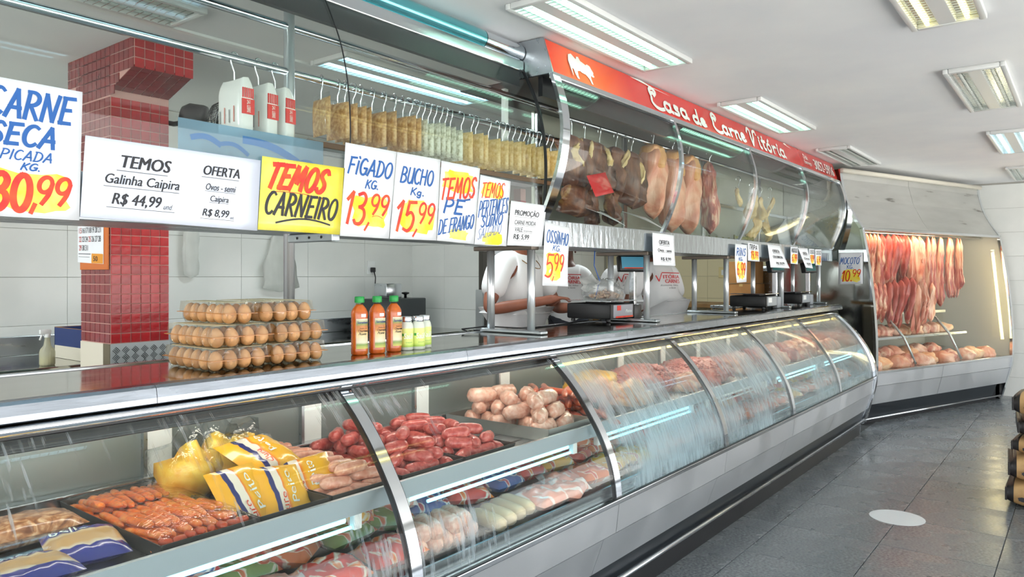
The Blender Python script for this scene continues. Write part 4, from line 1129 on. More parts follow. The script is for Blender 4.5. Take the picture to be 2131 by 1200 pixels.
def carton_lid():
    mb = MB(); z0, z1 = .0345, CH
    n = 48
    def ring(inset, z, sc):
        out = []
        per = []
        for k in range(n):
            f = k/n*2*(CW+CL)
            if f < CW: p = (f, 0, 0, -1)
            elif f < CW+CL: p = (CW, f-CW, 1, 0)
            elif f < 2*CW+CL: p = (CW-(f-CW-CL), CL, 0, 1)
            else: p = (0, CL-(f-2*CW-CL), -1, 0)
            w = sc*abs(math.sin(math.pi*((p[0] if p[2] == 0 else p[1])/SP)))
            out.append((p[0]-p[2]*(inset-w), p[1]-p[3]*(inset-w), z))
        return out
    a, b = ring(.004, z0, .004), ring(.011, z1, .003)
    mb.v += a+b
    for k in range(n): mb.f.append((k,(k+1)%n,n+(k+1)%n,n+k))
    mb.f.append(tuple(range(n, 2*n)))
    return mb
me_t, me_f2, me_lid = carton_tray().mesh('tray', m_clam, True), carton_flange().mesh('flange', film('carton_flange', (236,206,160), .10, .1, fog=.6, haze=.55, fogcol=(240,180,110))), carton_lid().mesh('lid', m_clam)  # amber tint of the flange imitates the seam highlight on the eggs
me_lab = MB().box(.016,CW-.016,.016,CL-.016,CH-.0002,CH+.0006).mesh('paper_label', M('carton_label', (220,210,172), .6))
layers = [(0, [(1.152,1.985),(1.252,1.995),(1.372,2.000),(1.478,2.003)], 'bottom'), (1, [(1.158,1.985),(1.262,1.993),(1.383,1.997),(1.478,2.003)], 'middle'), (2, [(1.205,1.997),(1.335,2.003),(1.432,2.007)], 'top')]
me_eggs = 0
for li, pos, nm in layers:
    z = WT + li*(CH+.0012)
    for k, (x, y) in enumerate(pos):
        lf = ['leftmost','second','third','rightmost'][k] if len(pos) == 4 else ['leftmost','middle','rightmost'][k]
        t = thing('egg_carton', 'clear plastic egg carton, %s in the %s layer of the stack' % (lf, nm), 'egg carton', (x, y, z), (0,0,R(-2+k)), 'egg cartons on the worktop')
        for n_, me in (('tray',me_t),('flange',me_f2),('lid',me_lid),('paper_label',me_lab)): link(n_, me, t)
        Mx = Matrix.Translation((x,y,z)) @ Matrix.Rotation(R(-2+k),4,'Z')
        for i in range(2):
            for j in range(6):
                if j > 1 and not (k == 0 and i == 0) and not (li == 2 and j < 3): continue
                p = Mx @ Vector((CW/2+(i-.5)*SP, .024+.0475*j, .0022))
                o = link('egg', ME_EGG, None, tuple(p), (random.uniform(-.08,.08), random.uniform(-.08,.08), random.random()*6))
                tag(o, 'brown egg, %s layer, %s carton, %s column, %s row from front' % (nm, lf, ('left','right')[i], ORD[j]), 'egg', 'eggs in clear cartons')

# ================================================================== BOTTLES
m_sauce = M('orange_sauce', (196,92,24), .18, coat=.5, ramp=[(.4,(186,80,18)),(.65,(206,106,34))], scale=(30,30,30))
m_cap_g = M('green_cap', (24,150,66), .35)
m_lab1 = M('sauce_label', (230,214,160), .4, ramp=[(0,(206,196,96)),(.14,(120,150,70)),(.22,(224,212,186)),(.52,(228,200,140)),(.60,(206,140,70)),(.74,(196,120,60)),(.84,(120,150,80)),(1,(226,214,190))], coord='Generated', scale=(1,1,1), axis=2)
def curved_label(r, z0, z1, a0, a1, sx=1, sy=1, n=10):
    return MB().grid(lambda a,b: (sx*r*math.cos(R(a0+(a1-a0)*a)), sy*r*math.sin(R(a0+(a1-a0)*a)), z0+(z1-z0)*b), n, 1)
class Cyl:
    """lettering surface on a bottle"""
    def __init__(q, r, z0, z1, a0, a1, sy=1):
        q.r, q.z0, q.z1, q.a0, q.a1, q.sy = r, z0, z1, a0, a1, sy; q.n = Vector((0,-1,0))
    def at(q, s, t, e=0.0):
        a = R(q.a0+(q.a1-q.a0)*s)
        return Vector(((q.r+e)*math.cos(a), (q.r+e)*math.sin(a)*q.sy, q.z0+(q.z1-q.z0)*t))
for k, (x, y) in enumerate(((1.752,2.045),(1.826,2.035),(1.908,2.035))):
    t = thing('sauce_bottle', 'orange sauce bottle with green cap, %s of three on the worktop' % ['leftmost','middle','rightmost'][k], 'bottle', (x,y,WT), (0,0,R(-8+6*k)), 'orange sauce bottles')
    pr = [(.028,0),(.0305,.004)]
    for z in [.02+.013*i for i in range(9)]: pr += [(.0312,z),(.0298,z+.006)]
    pr += [(.0312,.140),(.030,.152),(.025,.163),(.0165,.173),(.0125,.178)]
    obj('sauce', MB().lathe(pr, n=20, sy=.86), m_sauce, t, True)
    obj('neck', MB().lathe([(.0128,.178),(.0128,.188)], n=16, sy=.9), film('bottle_neck', (240,232,214), .08, .1) if k == 0 else bpy.data.materials['bottle_neck'], t, True)
    cap = MB().lathe([(.0165,.184),(.0172,.186),(.0172,.203),(.0158,.206),(.002,.2065)], n=24)
    obj('cap', cap, m_cap_g, t, 'auto')
    obj('label', curved_label(.0324,.022,.128,-140,-52, sy=.875), m_lab1, t, True)
    q = Cyl(.0329,.022,.128,-138,-54,.875)
    obj('label_text', printed(q, 'Sorvebem', (.08,.84,.92,.92), bold=.02, e=.0002), M('label_blue%d' % k, (60,60,130), .5), t)
    obj('label_text', printed(q, 'Molho de', (.25,.66,.85,.70), e=.0002), m_black_ink, t)
    obj('label_text', printed(q, 'Churrasco', (.15,.56,.95,.64), e=.0002, bold=.01), m_black_ink, t)
    obj('label_text', brush(q, 'Pi', (.2,.46,.8,.54), .0014, e=.0002) if False else printed(q, 'Picante', (.2,.46,.8,.54), e=.0002, shear=.08, bold=.01), m_black_ink, t)
    obj('price_sticker', curved_label(.0322,.134,.145,-108,-72, sy=.875), m_paper, t)
m_salt = M('salt_jar_content', (214,220,206), .35)
m_lab2 = M('lime_label', (206,222,110), .4, ramp=[(0,(150,190,70)),(.2,(206,222,110)),(1,(222,232,140))], coord='Generated', scale=(1,1,1), axis=2)
for k, (x, y) in enumerate(((1.972,2.035),(2.020,2.020),(2.085,2.050))):
    t = thing('salt_jar', 'small salt jar with silver cap and lime label, %s of three' % ['left','middle','right'][k], 'jar', (x,y,WT), (0,0,R(-4+4*k)), 'small salt jars')
    obj('jar', MB().lathe([(.024,0),(.0265,.003),(.0265,.085),(.024,.098),(.019,.106),(.019,.110)], n=20), m_salt, t, True)
    obj('lid', MB().lathe([(.0205,.106),(.0212,.108),(.0212,.124),(.020,.126),(.001,.1262)], n=24), m_chrome, t, 'auto')
    obj('label', curved_label(.0269,.012,.082,-200,-50), m_lab2, t, True)
    q = Cyl(.0272,.012,.082,-180,-66)
    obj('label_text', printed(q, 'Saúll', (.28,.44,.92,.74), e=.0002, bold=.015, shear=.03), M('label_white%d' % k, (246,248,240), .5), t)
    obj('leaf', blob(q, .18,.66,.09,.07,seed=k,e=.0003), M('leaf_green%d' % k, (52,150,60), .5), t)
    obj('label_text', printed(q, 'sal de parrilla', (.40,.20,.90,.28), e=.0002), m_cap_g, t)

# ================================================================== SCALES
m_disp = M('scale_display', (70,110,128), .15, emit=(90,170,200), es=.25)
m_scalegrey = M('scale_grey', (146,152,158), .35)
def scale(x, y, label, disp, big, rz=0):
    t = thing('weighing_scale', label, 'scale', (x, y, WT), (0,0,rz), 'counter scales')
    obj('body', MB().cbox(0,.30,0,.31,.018,.112,.012), m_black, t, 'auto')
    for fx in (.03,.27):
        for fy in (.03,.28): obj('foot', MB().lathe([(.012,0),(.014,.004),(.012,.02)], (fx,fy,.0005), 12), m_black, t)
    obj('front_panel', MB().cbox(.035,.27,-.004,.002,.026,.104,.002), m_scalegrey if not big else M('scale_label', (150,150,158), .3), t)
    obj('side_grip', MB().cbox(.003,.03,-.004,.002,.02,.106,.001), m_black, t)
    obj('platter', MB().cbox(-.005,.315,-.005,.30,.122,.130,.003), m_chrome, t)
    obj('platter_support', MB().box(.08,.22,.08,.22,.11,.123), m_dark, t)
    obj('column', MB().cbox(.335,.365,.02,.06,.06,.32,.004), m_steel, t)
    obj('column_foot', MB().cbox(.30,.40,0,.09,.0,.10,.012), m_black if big else m_scalegrey, t, 'auto')
    hd = obj('display_head', MB().cbox(-.10,.10,-.025,.025,-.05,.05,.008), m_black, t, 'auto', loc=(.33,.03,.355), rot=(R(-12),0,R(-38) if big else R(-14)))
    obj('screen', MB().box(-.085,.085,-.0265,-.025,-.035,.038), disp, hd)
    if big:
        obj('screen_stripe', MB().box(-.07,.09,-.0275,-.0265,-.036,-.030), m_red_ink, hd)
        obj('red_badge', MB().box(.075,.12,-.0055,-.004,.070,.100), M('badge_red', (206,60,50), .4), t)
        obj('base_stripe', MB().box(.06,.27,-.0055,-.004,.026,.036), m_red_ink, t)
        q = Quad((.17,-.0058,.05),(.26,-.0058,.05),(.26,-.0058,.08),(.17,-.0058,.08))
        obj('brand_text', printed(q, 'Platina', (.1,.2,.9,.8), shear=.05, e=.0003), m_signwhite, t)
    else:
        obj('screen_label', MB().box(.06,.14,-.0055,-.004,.055,.095), m_white, t)
    return t
scale(3.83, 2.235, 'large black counter scale with a bag of meat on its platter', m_disp, True)
m_disp2 = M('scale_display_dark', (40,84,84), .2, emit=(50,120,110), es=.1)
scale(6.12, 2.10, 'black counter scale under the tilted OFERTA card', m_disp2, False)
scale(7.08, 2.10, 'farthest black counter scale beside the angled cabinet', m_disp2, False)
bg = thing('bagged_meat', 'clear knotted plastic bag of small bones on the large scale', 'bagged food', (4.00, 2.38, WT+.1315))
rnd = random.Random(9)
bones = MB()
for k in range(90):
    a = rnd.random()*6.28; r = .095*rnd.random()**.5; z = .006+.055*rnd.random()*(1-r/.11)
    c = Vector((.02+r*math.cos(a)*1.1, r*math.sin(a)*.9, z+.01)); d = Vector((rnd.uniform(-1,1),rnd.uniform(-1,1),rnd.uniform(-.4,.4))).normalized()*.016
    bones.tube([c-d,c+d], rnd.uniform(.005,.008), 6)
stuff(obj('bone_pieces', bones, M('bone_bits', (196,160,128), .5, ramp=[(.4,(170,118,88)),(.62,(226,200,170))], scale=(30,30,30)), bg, True))
obj('bag', lump(.29,.24,.135,5,.16,18,22), film('scale_bag_plastic', (244,246,246), .08, .08, fog=.35, haze=.10, flo=.42, fhi=.62, fscale=(30,30,30), fogcol=(240,240,238), bump=.6), bg, True)
obj('bag_knot', MB().grid(lambda a,b: (-.10-.07*a+.01*math.sin(9*b*6.28), (.012+.05*a)*math.cos(6.28*b)*(1+.3*math.sin(b*31)), .085+.02*a+(.012+.035*a)*math.sin(6.28*b)*(1+.3*math.sin(b*25))), 6, 24, closed=True), m_bag_white, bg, True)
cb = MB().tube([(2.80,2.46,1.222),(2.74,2.44,1.236),(2.88,2.40,1.244),(3.1,2.34,1.224),(3.4,2.36,1.222),(3.83,2.40,1.226)], .004, 6)
tag(obj('power_cable', cb, m_black, None, True), 'black cable lying on the worktop by the first support frame', 'cable')
tag(obj('hanging_cable', MB().tube([(3.86,2.36,1.65),(3.87,2.37,1.56),(3.90,2.35,1.47),(3.93,2.40,1.36)], .003, 6), M('blue_cable', (40,90,170), .4), None, True), 'thin blue cable hanging beside the large scale', 'cable')

# ================================================================== HANGING BAGS
XS = [1.824,1.905,1.941,1.982,2.023,2.085,2.149,2.211,2.262,2.302,2.346,2.382,2.419,2.456,2.494,2.533,2.568,2.644,2.717,2.749,2.848,2.922,2.963,3.005,3.047,3.097,3.141,3.179,3.211,3.244,3.284,3.345,3.394]
def bagmat(name, a, b, c):
    return M(name, a, .3, ramp=[(.35,a),(.5,b),(.68,c)], scale=(60,60,60), detail=3, coat=.5, var=.08, bump=.3, bscale=(50,50,50))
m_sp = bagmat('brown_seasoning', (178,130,74), (204,160,100), (226,192,138))
m_hb = bagmat('pale_herb_mix', (176,174,146), (222,220,200), (236,236,222))
m_yl = bagmat('golden_crumbs', (206,170,104), (222,190,126), (234,208,156))
def seasoning_bag(mt, seed, w=.135, h=.145, d=.03):
    b = pillow(w, h, d, seed, 12, 12, .006).xf(Matrix.Translation((0,0,-h/2)) @ Matrix.Rotation(R(90),4,'Z') @ Matrix.Rotation(R(90),4,'X'))
    return b.mesh('bag', mt, True)
SB = {k: [seasoning_bag(mt, 3*i+s) for s in range(2)] for i, (k, mt) in enumerate((('s',m_sp),('h',m_hb),('y',m_yl)))}
kn = {'s': 'brown seasoning', 'h': 'pale herb', 'y': 'golden crumb'}
cnt = {'s':0,'h':0,'y':0}
rnd = random.Random(2)
for k, x in enumerate(XS):
    kd = 's' if k < 10 else ('h' if k < 17 else 'y')
    t = thing('seasoning_bag', '%s bag hanging from the lower rail, %s of its kind from left' % (kn[kd], ORD[cnt[kd]]), 'bag', (x, 2.36+rnd.uniform(-.01,.012), 2.185+rnd.uniform(-.008,.008)), (0,0,rnd.uniform(-.18,.18)), 'seasoning bags on the lower rail')
    link('bag', SB[kd][k%2], t)
    obj('header_seal', MB().box(.012,.016,-.062,.062,-.006,.016), m_film, t)
    h = link('steel_hook', ME_HOOK, None, (x+.012, 2.37, 2.182), (0,0,R(90)+rnd.uniform(-.3,.3))); h.scale = (.9,.9,1.02)
    tag(h, 'steel hook of the %s %s bag' % (ORD[cnt[kd]], kn[kd]), 'hook', 'hooks on the lower rail')
    cnt[kd] += 1
sh = thing('wire_shelf', 'narrow brown edged shelf below the seasoning bags', 'shelf', (2.4,2.45,2.0))
wpart('board', MB().cbox(1.80,3.50,2.42,2.62,2.018,2.03,.003), m_steel_dull, sh)
wpart('edge', MB().cbox(1.80,3.50,2.405,2.42,2.010,2.034,.003), M('brown_edge', (120,86,60), .5), sh)

# salt packets
m_saltred = M('salt_red', (214,40,34), .3, coat=.3)
m_saltbag = M('salt_white', (226,224,220), .35, coat=.3)
for k, x in enumerate((1.435, 1.530, 1.600)):
    t = thing('salt_packet', 'red and white salt packet hanging on a hook, %s of three' % ['left','middle','right'][k], 'packet', (x, 2.36, 1.995-.002*k), (0,0,R(4*k)), 'hanging salt packets')
    sg = lambda v, e: math.copysign(abs(v)**e, v)
    def fn(a, b):
        tt = 6.2832*b; k_ = min(1, (a*14)**.5+.75)*(1-.45*max(0,(a-.72)/.28)**2)
        return (.0275+.0275*sg(math.cos(tt),.35)*k_, .076*sg(math.sin(tt),.35)*(1-.18*max(0,(a-.72)/.28)**2), .188*a+.004*math.sin(9*b+k)*a)
    mb = MB().grid(fn, 16, 32, closed=True); mb.f.append(tuple(range(32))[::-1]); mb.f.append(tuple(range(16*32,17*32)))
    obj('pack', mb, m_saltbag, t, 'auto')
    obj('red_panel', MB().box(.004,.051,-.0785,-.0745,.060,.112), m_saltred, t)
    for i in range(6): obj('stripe', MB().box(.006+i*.0076,.010+i*.0076,-.0780,-.0745,.116,.150), m_saltred, t)
    q = Quad((.040,-.0772,.052),(.040,-.0772,.092),(.014,-.0772,.092),(.014,-.0772,.052))
    q = Quad((.012,-.0790,.064),(.044,-.0790,.064),(.044,-.0790,.108),(.012,-.0790,.108))
    # lettering runs downward on the panel
    vs, fs = text2d('SAL LEBRE', .02)
    f2 = fit([vs], (0,0,1,1))[0]
    obj('print', MB().add([q.at(.30+.42*b, 1-.96*a, .0004) for a, b in f2], fs), m_signwhite, t)
    q2 = Quad((-.0014,.06,.03),(-.0014,-.06,.03),(-.0014,-.06,.13),(-.0014,.06,.13))
    for i in range(4): obj('small_print', bar(q2, .08+.24*i, .05, .08+.24*i, .5+.1*(i%2), .006), M('salt_print%d%d' % (k,i), (206,120,104) if i % 2 else (130,128,126), .5), t)
    h = link('steel_hook', ME_HOOK, None, (x+.03, 2.37, 2.178), (0,0,R(20))); tag(h, 'steel hook above the %s salt packet' % ['left','middle','right'][k], 'hook', 'hooks on the lower rail')
    h.scale = (1.1,1.1,1.06)

# pale blue translucent sheet inside the guard
m_sheet = film('pale_blue_sheet', (206,228,240), .05, .1, fog=.42, haze=.34, fogcol=(186,216,238), fscale=(3,3,3))
q = Quad((1.17,2.20,1.672),(1.715,2.20,1.672),(1.715,2.20,1.985),(1.17,2.20,1.985))
t = thing('banner_sheet', 'translucent pale blue banner sheet standing behind the glass', 'banner', tuple(q.at(.5,0)))
wpart('sheet', q.card(4,.003), m_sheet, t)
m_bluebrush = M('banner_blue', (34,104,170), .4)
for a, b, c, d, w in ((.07,.82,.26,.78,.018),(.26,.80,.44,.72,.014),(.40,.88,.80,.72,.026),(.80,.72,.96,.68,.010)):
    wpart('blue_flourish', bar(q, a, b, c, d, w, sag=.05), m_bluebrush, t)
tb = thing('dark_tray', 'flat dark tray lying on the shelf behind the yellow card', 'tray', (1.58,2.30,1.668))
obj('tray', MB().cbox(-.09,.12,-.05,.10,.001,.03,.008), M('maroon_tray', (90,34,44), .4), tb, 'auto')
obj('rim', MB().cbox(-.10,.13,-.06,.11,.03,.036,.003), m_dark, tb)

# wall fan on the pillar
fan = thing('wall_fan', 'black wall fan with wire guard beside the pillar', 'fan', (2.02, 3.98, 2.36))
obj('bracket', MB().tube([(.001,.02,-.02),(.06,-.02,-.03),(.10,-.06,-.02)], .014, 8), m_black, fan, True)
fr = Matrix.Translation((.25,-.16,-.08)) @ Matrix.Rotation(R(-40),4,'Z') @ Matrix.Rotation(R(100),4,'Y')
hous = MB().lathe([(.01,-.13),(.06,-.125),(.085,-.09),(.09,-.02),(.085,.0)], n=18).xf(Matrix.Translation((.12,-.08,0)) @ Matrix.Rotation(R(-40),4,'Z') @ Matrix.Rotation(R(100),4,'Y') @ Matrix.Translation((0,0,.08)))
obj('motor_housing', hous, m_black, fan, True)
gd = MB()
for rr, zz in ((.20,.0),(.16,.05),(.10,.075),(.05,.085),(.16,-.05),(.10,-.07)):
    gd.tube([(rr*math.cos(R(a)), rr*math.sin(R(a)), zz) for a in range(0,361,15)], .0035, 5)
for a in range(0,360,8):
    c, s_ = math.cos(R(a)), math.sin(R(a))
    gd.tube([(.05*c,.05*s_,.085),(.10*c,.10*s_,.075),(.16*c,.16*s_,.05),(.20*c,.20*s_,0),(.16*c,.16*s_,-.05),(.09*c,.09*s_,-.07)], .0020, 4)
stuff(obj('wire_guard', gd.xf(fr), m_black, fan))
bl = MB()
for k in range(3):
    a0 = k*2.094
    bl.grid(lambda a,b: ((.03+.14*a)*math.cos(a0+(b-.5)*1.1), (.03+.14*a)*math.sin(a0+(b-.5)*1.1), (b-.5)*.05), 5, 5)
obj('blades', bl.xf(fr), m_dark, fan, True)

# ================================================================== BACK COUNTER AND WALL THINGS
bc = thing('back_counter', 'steel back counter with splashback along the tiled wall', 'counter', (2.5,4.7,.12))
wpart('top', MB().cbox(-1.5,5.01,4.30,5.09,.985,1.02,.006), m_worktop, bc)
wpart('splashback', MB().cbox(-1.5,5.01,5.072,5.09,1.02,1.135,.004), m_steel_dull, bc)
wpart('cabinet', MB().box(-1.5,5.01,4.36,5.09,.12,.985), m_steel_dull, bc)
sp = thing('spray_bottle', 'translucent white spray bottle on the back counter', 'bottle', (1.615,4.40,1.0205))
m_sprayb = film('spray_plastic', (232,232,216), .05, .2, fog=.75, haze=.6, fogcol=(232,230,210))
obj('body', MB().lathe([(.034,0),(.037,.006),(.037,.07),(.033,.085),(.018,.105),(.013,.135),(.012,.15)], n=20), m_sprayb, sp, True)
obj('liquid', MB().lathe([(.030,.004),(.034,.008),(.034,.045),(.001,.0455)], n=18), M('liquid_fill', (214,208,160), .3), sp, True)
obj('collar', MB().lathe([(.015,.148),(.016,.15),(.016,.165),(.013,.168)], n=16), m_white, sp, True)
obj('nozzle', MB().cbox(-.038,.018,-.011,.011,.166,.192,.006), m_white, sp, 'auto')
obj('trigger', MB().tube([(-.022,0,.168),(-.030,0,.152),(-.036,0,.136)], .005, 6), m_white, sp, True)
bx = thing('cardboard_tray', 'blue and white open cardboard box tipped beside the pillar', 'box', (1.80,4.36,1.0215), (0,0,0))
m_navy = M('navy_card', (30,52,110), .5); m_print = M('printed_card', (214,204,180), .5, ramp=[(.0,(222,214,196)),(.45,(222,214,196)),(.5,(150,116,96)),(1,(222,214,196))], tex='wave', scale=(20,20,4), dist=3)
w, l, h = .20, .44, .175
m_raw = M('raw_card', (150,108,66), .7)
for nm, (x0,x1,y0,y1) in (('end',(0,w,0,.006)),('end',(0,w,l-.006,l)),('side',(0,.006,0,l)),('side',(w-.006,w,0,l))):
    p = obj(nm+'_panel', MB().box(x0,x1,y0,y1,.07,h), m_navy, bx)
    obj('printed_band', MB().box(x0-.001,x1+.001,y0-.001,y1+.001,.0,.072), m_print, p)
    obj('card_edge', MB().box(x0,x1,y0,y1,h,h+.003), m_raw, p)
obj('bottom', MB().box(0,w,0,l,0,.006), m_raw, bx)

cal = thing('wall_calendar', 'paper calendar page on an orange board on the pillar side', 'calendar', (1.715,4.07,1.57))
obj('board', MB().cbox(-.010,-.002,-.17,.15,-.04,.21,.002), M('orange_board', (206,110,44), .5), cal)
q = Quad((-.0125,.17,0),(-.0125,-.13,-.012),(-.0125,-.13,.19),(-.0125,.17,.19))
obj('page', q.card(3,.0012), m_paper, cal)
for r_, row in enumerate((('15','16','17','18','19','20','21'),('22','23','24','25','26','27','28'),('29','30','31'))):
    for c_, tx in enumerate(row):
        obj('date_number', printed(q, tx, (.06+.125*c_,.80-.235*r_,.155+.125*c_,.95-.235*r_), bold=.02, e=.0006), M('calendar_red', (190,60,50), .5) if (c_==0 and r_==0) else (bpy.data.materials['calendar_red'] if c_==0 or (c_==3 and r_==1) else m_black_ink), cal)
obj('yellow_panel', bar(q, .55,.13,.99,.13,.05,e=.0005), M('calendar_gold', (226,150,40), .5), cal)
obj('price_print', printed(q, '50', (.62,.06,.78,.19), e=.0009, bold=.02), m_black_ink, cal)
obj('small_print', bar(q, .04,.24,.52,.24,.004,e=.0005), m_black_ink, cal)
obj('small_print', bar(q, .04,.16,.48,.16,.002,e=.0005), m_black_ink, cal)

for k, (x, w, z1, z0, lb) in enumerate(((2.77,.17,1.84,1.48,'crumpled white plastic bag hanging on the wall beside the pillar'),(3.50,.30,1.83,1.37,'large white plastic bag hanging on the wall behind the steel post'))):
    t = thing('plastic_bag', lb, 'bag', (x,5.03,z0))
    seed = Vector((k*9.3,0,0))
    def fn(a, b, w=w, H=z1-z0):
        tt = 2*math.pi*b; env = (.35+.75*(1-a)**.6) if k else (.7-.25*abs(a-.5))
        nz = 1+.35*noise.noise(Vector((math.cos(tt)*2,math.sin(tt)*2,a*3))+seed)
        cl = .05 if a in (0.0,) else 1
        return (math.cos(tt)*w/2*env*nz*cl, math.sin(tt)*.035*env*nz*cl, H*a)
    obj('bag', MB().grid(fn, 14, 20, closed=True), m_bag_white, t, True)
    obj('handle', MB().tube([(-.03,0,z1-z0-.02),(-.012,.03,z1-z0+.04),(.0,.05,z1-z0+.05),(.012,.03,z1-z0+.04),(.03,0,z1-z0-.02)], .006, 6, flat=.4), m_bag_white, t, True)
t = thing('wall_outlet', 'white wall socket with black plug on the tiled wall', 'socket', (4.495,5.085,1.51))
obj('plate', MB().cbox(-.048,.048,-.004,.006,0,.122,.003), m_white, t)
obj('plug', MB().cbox(-.018,.018,-.04,-.004,.02,.062,.006), m_dark, t, 'auto')
obj('cord', MB().tube([(0,-.035,.03),(.004,-.05,-.03),(-.01,-.06,-.10),(-.03,-.10,-.20),(-.05,-.12,-.30)], .005, 6), m_black, t, True)
t = thing('band_sealer', 'dark steel countertop machine with small steel box on top', 'machine', (4.52,4.82,1.0205))
obj('body', MB().cbox(-.28,.28,-.12,.12,0,.28,.01), M('machine_grey', (74,78,80), .35, .6), t, 'auto')
obj('steel_box', MB().cbox(-.16,.02,-.08,.08,.281,.41,.008), m_steel, t, 'auto')
obj('knob', MB().lathe([(.012,.28),(.012,.31),(.034,.318),(.034,.330),(.01,.334)], (.12,-.02,0), 16), m_black, t, True)
t = thing('corner_bracket', 'small checker plate guard at the doorway corner', 'guard', (4.99,4.2,.125))
obj('guard', MB().box(-.02,.0,-.02,.06,0,1.25), m_check, t)

# far service area
t = thing('tiled_post', 'narrow red tiled post in the service area', 'post', (6.60,5.0,.12))
for r_ in range(22): obj('tile', MB().cbox(0,.10,-.004,.10,.02+r_*.1,.117+r_*.1,.003), m_red_tile, t)
obj('core', MB().box(.003,.097,.0,.097,.0,2.35), m_pink_grout, t)
t = thing('notice_board', 'sheet of printed notices on the far wall', 'notice', (6.95,5.575,1.40))
q = Quad((-.16,0,0),(.20,0,0),(.20,0,.42),(-.16,0,.42))
obj('sheet', q.card(2), m_paper, t)
for i in range(9): obj('text_line', bar(q, .08,.1+.09*i,.55,.1+.09*i,.012,e=.001), M('notice_grey', (150,150,150), .6) if i == 0 else bpy.data.materials['notice_grey'], t)
obj('photo_patch', bar(q, .62,.6,.95,.6,.10,e=.001), M('notice_patch', (190,160,120), .6), t)
t = thing('light_switch', 'cream switch plate on the yellowish inner wall', 'switch', (9.49,3.82,1.47))
obj('plate', MB().cbox(-.010,0,-.06,.06,0,.14,.003), M('switch_cream', (224,206,150), .4), t)
obj('rocker', MB().cbox(-.014,-.010,-.02,.02,.035,.105,.002), m_white, t)
t = thing('wooden_bench', 'brown wooden work bench along the inner wall', 'bench', (9.1,4.5,.12))
obj('top', MB().cbox(-.35,.38,-.9,.9,.98,1.03,.005), M('bench_wood', (132,98,58), .5, ramp=[(.3,(110,80,46)),(.7,(150,114,70))], scale=(30,3,3)), t)
for sx in (-.32,.32):
    for sy in (-.85,.85): obj('leg', MB().box(sx-.03,sx+.03,sy-.03,sy+.03,0,.98), bpy.data.materials['bench_wood'], t)
m_card = M('cardboard', (164,112,58), .7, ramp=[(.3,(150,100,50)),(.7,(176,124,70))], scale=(3,3,3))
for k, (z, h) in enumerate(((1.155,.25),(1.41,.25))):
    t = thing('cardboard_box', 'brown cardboard box stacked behind the second scale, %s one' % ('lower','upper')[k], 'box', (8.35,2.98,z), (0,0,R(3*k)), 'stacked cardboard boxes')
    obj('carton', MB().cbox(0,.30,0,.34,0,h,.004), m_card, t)
    obj('tape', MB().box(-.001,.301,.15,.19,h-.03,h+.001), M('packing_tape', (196,160,100), .3) if k == 0 else bpy.data.materials['packing_tape'], t)
t = thing('steel_table', 'steel side table carrying the cardboard boxes', 'table', (8.6,3.1,.12))
obj('top', MB().cbox(-.30,.60,-.30,.40,1.0,1.034,.005), m_steel_dull, t)
for sx in (-.27,.57):
    for sy in (-.27,.37): obj('leg', MB().cyl((sx,sy,0),(sx,sy,1.0),.018,10), m_steel, t, True)
t = thing('steel_machine', 'grey steel machine box beside the cardboard boxes', 'machine', (8.75,2.86,1.1545))
obj('housing', MB().cbox(0,.34,0,.30,0,.46,.02), m_steel_dull, t, 'auto')
obj('front_plate', MB().cbox(-.006,0,.04,.26,.06,.40,.002), m_steel, t)
# ================================================================== INSIDE THE COUNTER
SZ = .8125                       # shelf surface
m_tray = M('dark_tray', (66,66,62), .35, .5)
m_trayw = M('zinc_tray', (176,178,172), .3, .8)
def tray(x0, x1, label, mat=None, y0=1.748, y1=2.325, z=SZ, h=.042):
    t = thing('meat_tray', label, 'tray', ((x0+x1)/2, (y0+y1)/2, z), group='trays on the counter shelf')
    w, l, th = (x1-x0)/2, (y1-y0)/2, .0025
    mb = MB().box(-w+.008, w-.008, -l+.008, l-.008, .0005, .003)
    obj('bottom', mb, mat or m_tray, t)
    for nm, pr in (('side', 1), ('side', -1)):
        obj('side_wall', MB().add([(pr*(w-.008),-l+.008,.0005),(pr*(w-.008),l-.008,.0005),(pr*w,l,h),(pr*w,-l,h),(pr*(w-.008-th),-l+.008,.0005),(pr*(w-.008-th),l-.008,.0005),(pr*(w-th),l,h),(pr*(w-th),-l,h)],
            [(0,1,2,3),(7,6,5,4),(3,2,6,7),(0,4,5,1),(1,5,6,2),(0,3,7,4)]), mat or m_tray, t)
        obj('end_wall', MB().add([(-w+.008,pr*(l-.008),.0005),(w-.008,pr*(l-.008),.0005),(w,pr*l,h),(-w,pr*l,h),(-w+.008,pr*(l-.008-th),.0005),(w-.008,pr*(l-.008-th),.0005),(w,pr*(l-th),h),(-w,pr*(l-th),h)],
            [(0,1,2,3),(7,6,5,4),(3,2,6,7),(0,4,5,1),(1,5,6,2),(0,3,7,4)]), mat or m_tray, t)
    return t
def sausage(L, r, bend, seed, n=14, m=10, lump_=.10, pinch=.35):
    rnd = random.Random(seed); off = Vector((seed*2.3, seed*.7, 0))
    def fn(a, b):
        s = (a-.5)
        ang = s*bend
        Rb = L/bend if abs(bend) > .01 else 0
        if Rb: x, y = Rb*math.sin(ang), Rb*(1-math.cos(ang))
        else: x, y = s*L, 0
        k = max(0.0, 1-abs(2*s)**5)**.5
        k = max(k, .04)
        rr = r*k*(1+lump_*noise.noise(Vector((a*6, math.cos(6.28*b), math.sin(6.28*b)))*1.3+off))
        t = 2*math.pi*b
        cx = math.cos(t)*rr
        return (x - math.sin(ang)*cx, y + math.cos(ang)*cx, r + math.sin(t)*rr)
    return MB().grid(fn, n, m, closed=True)
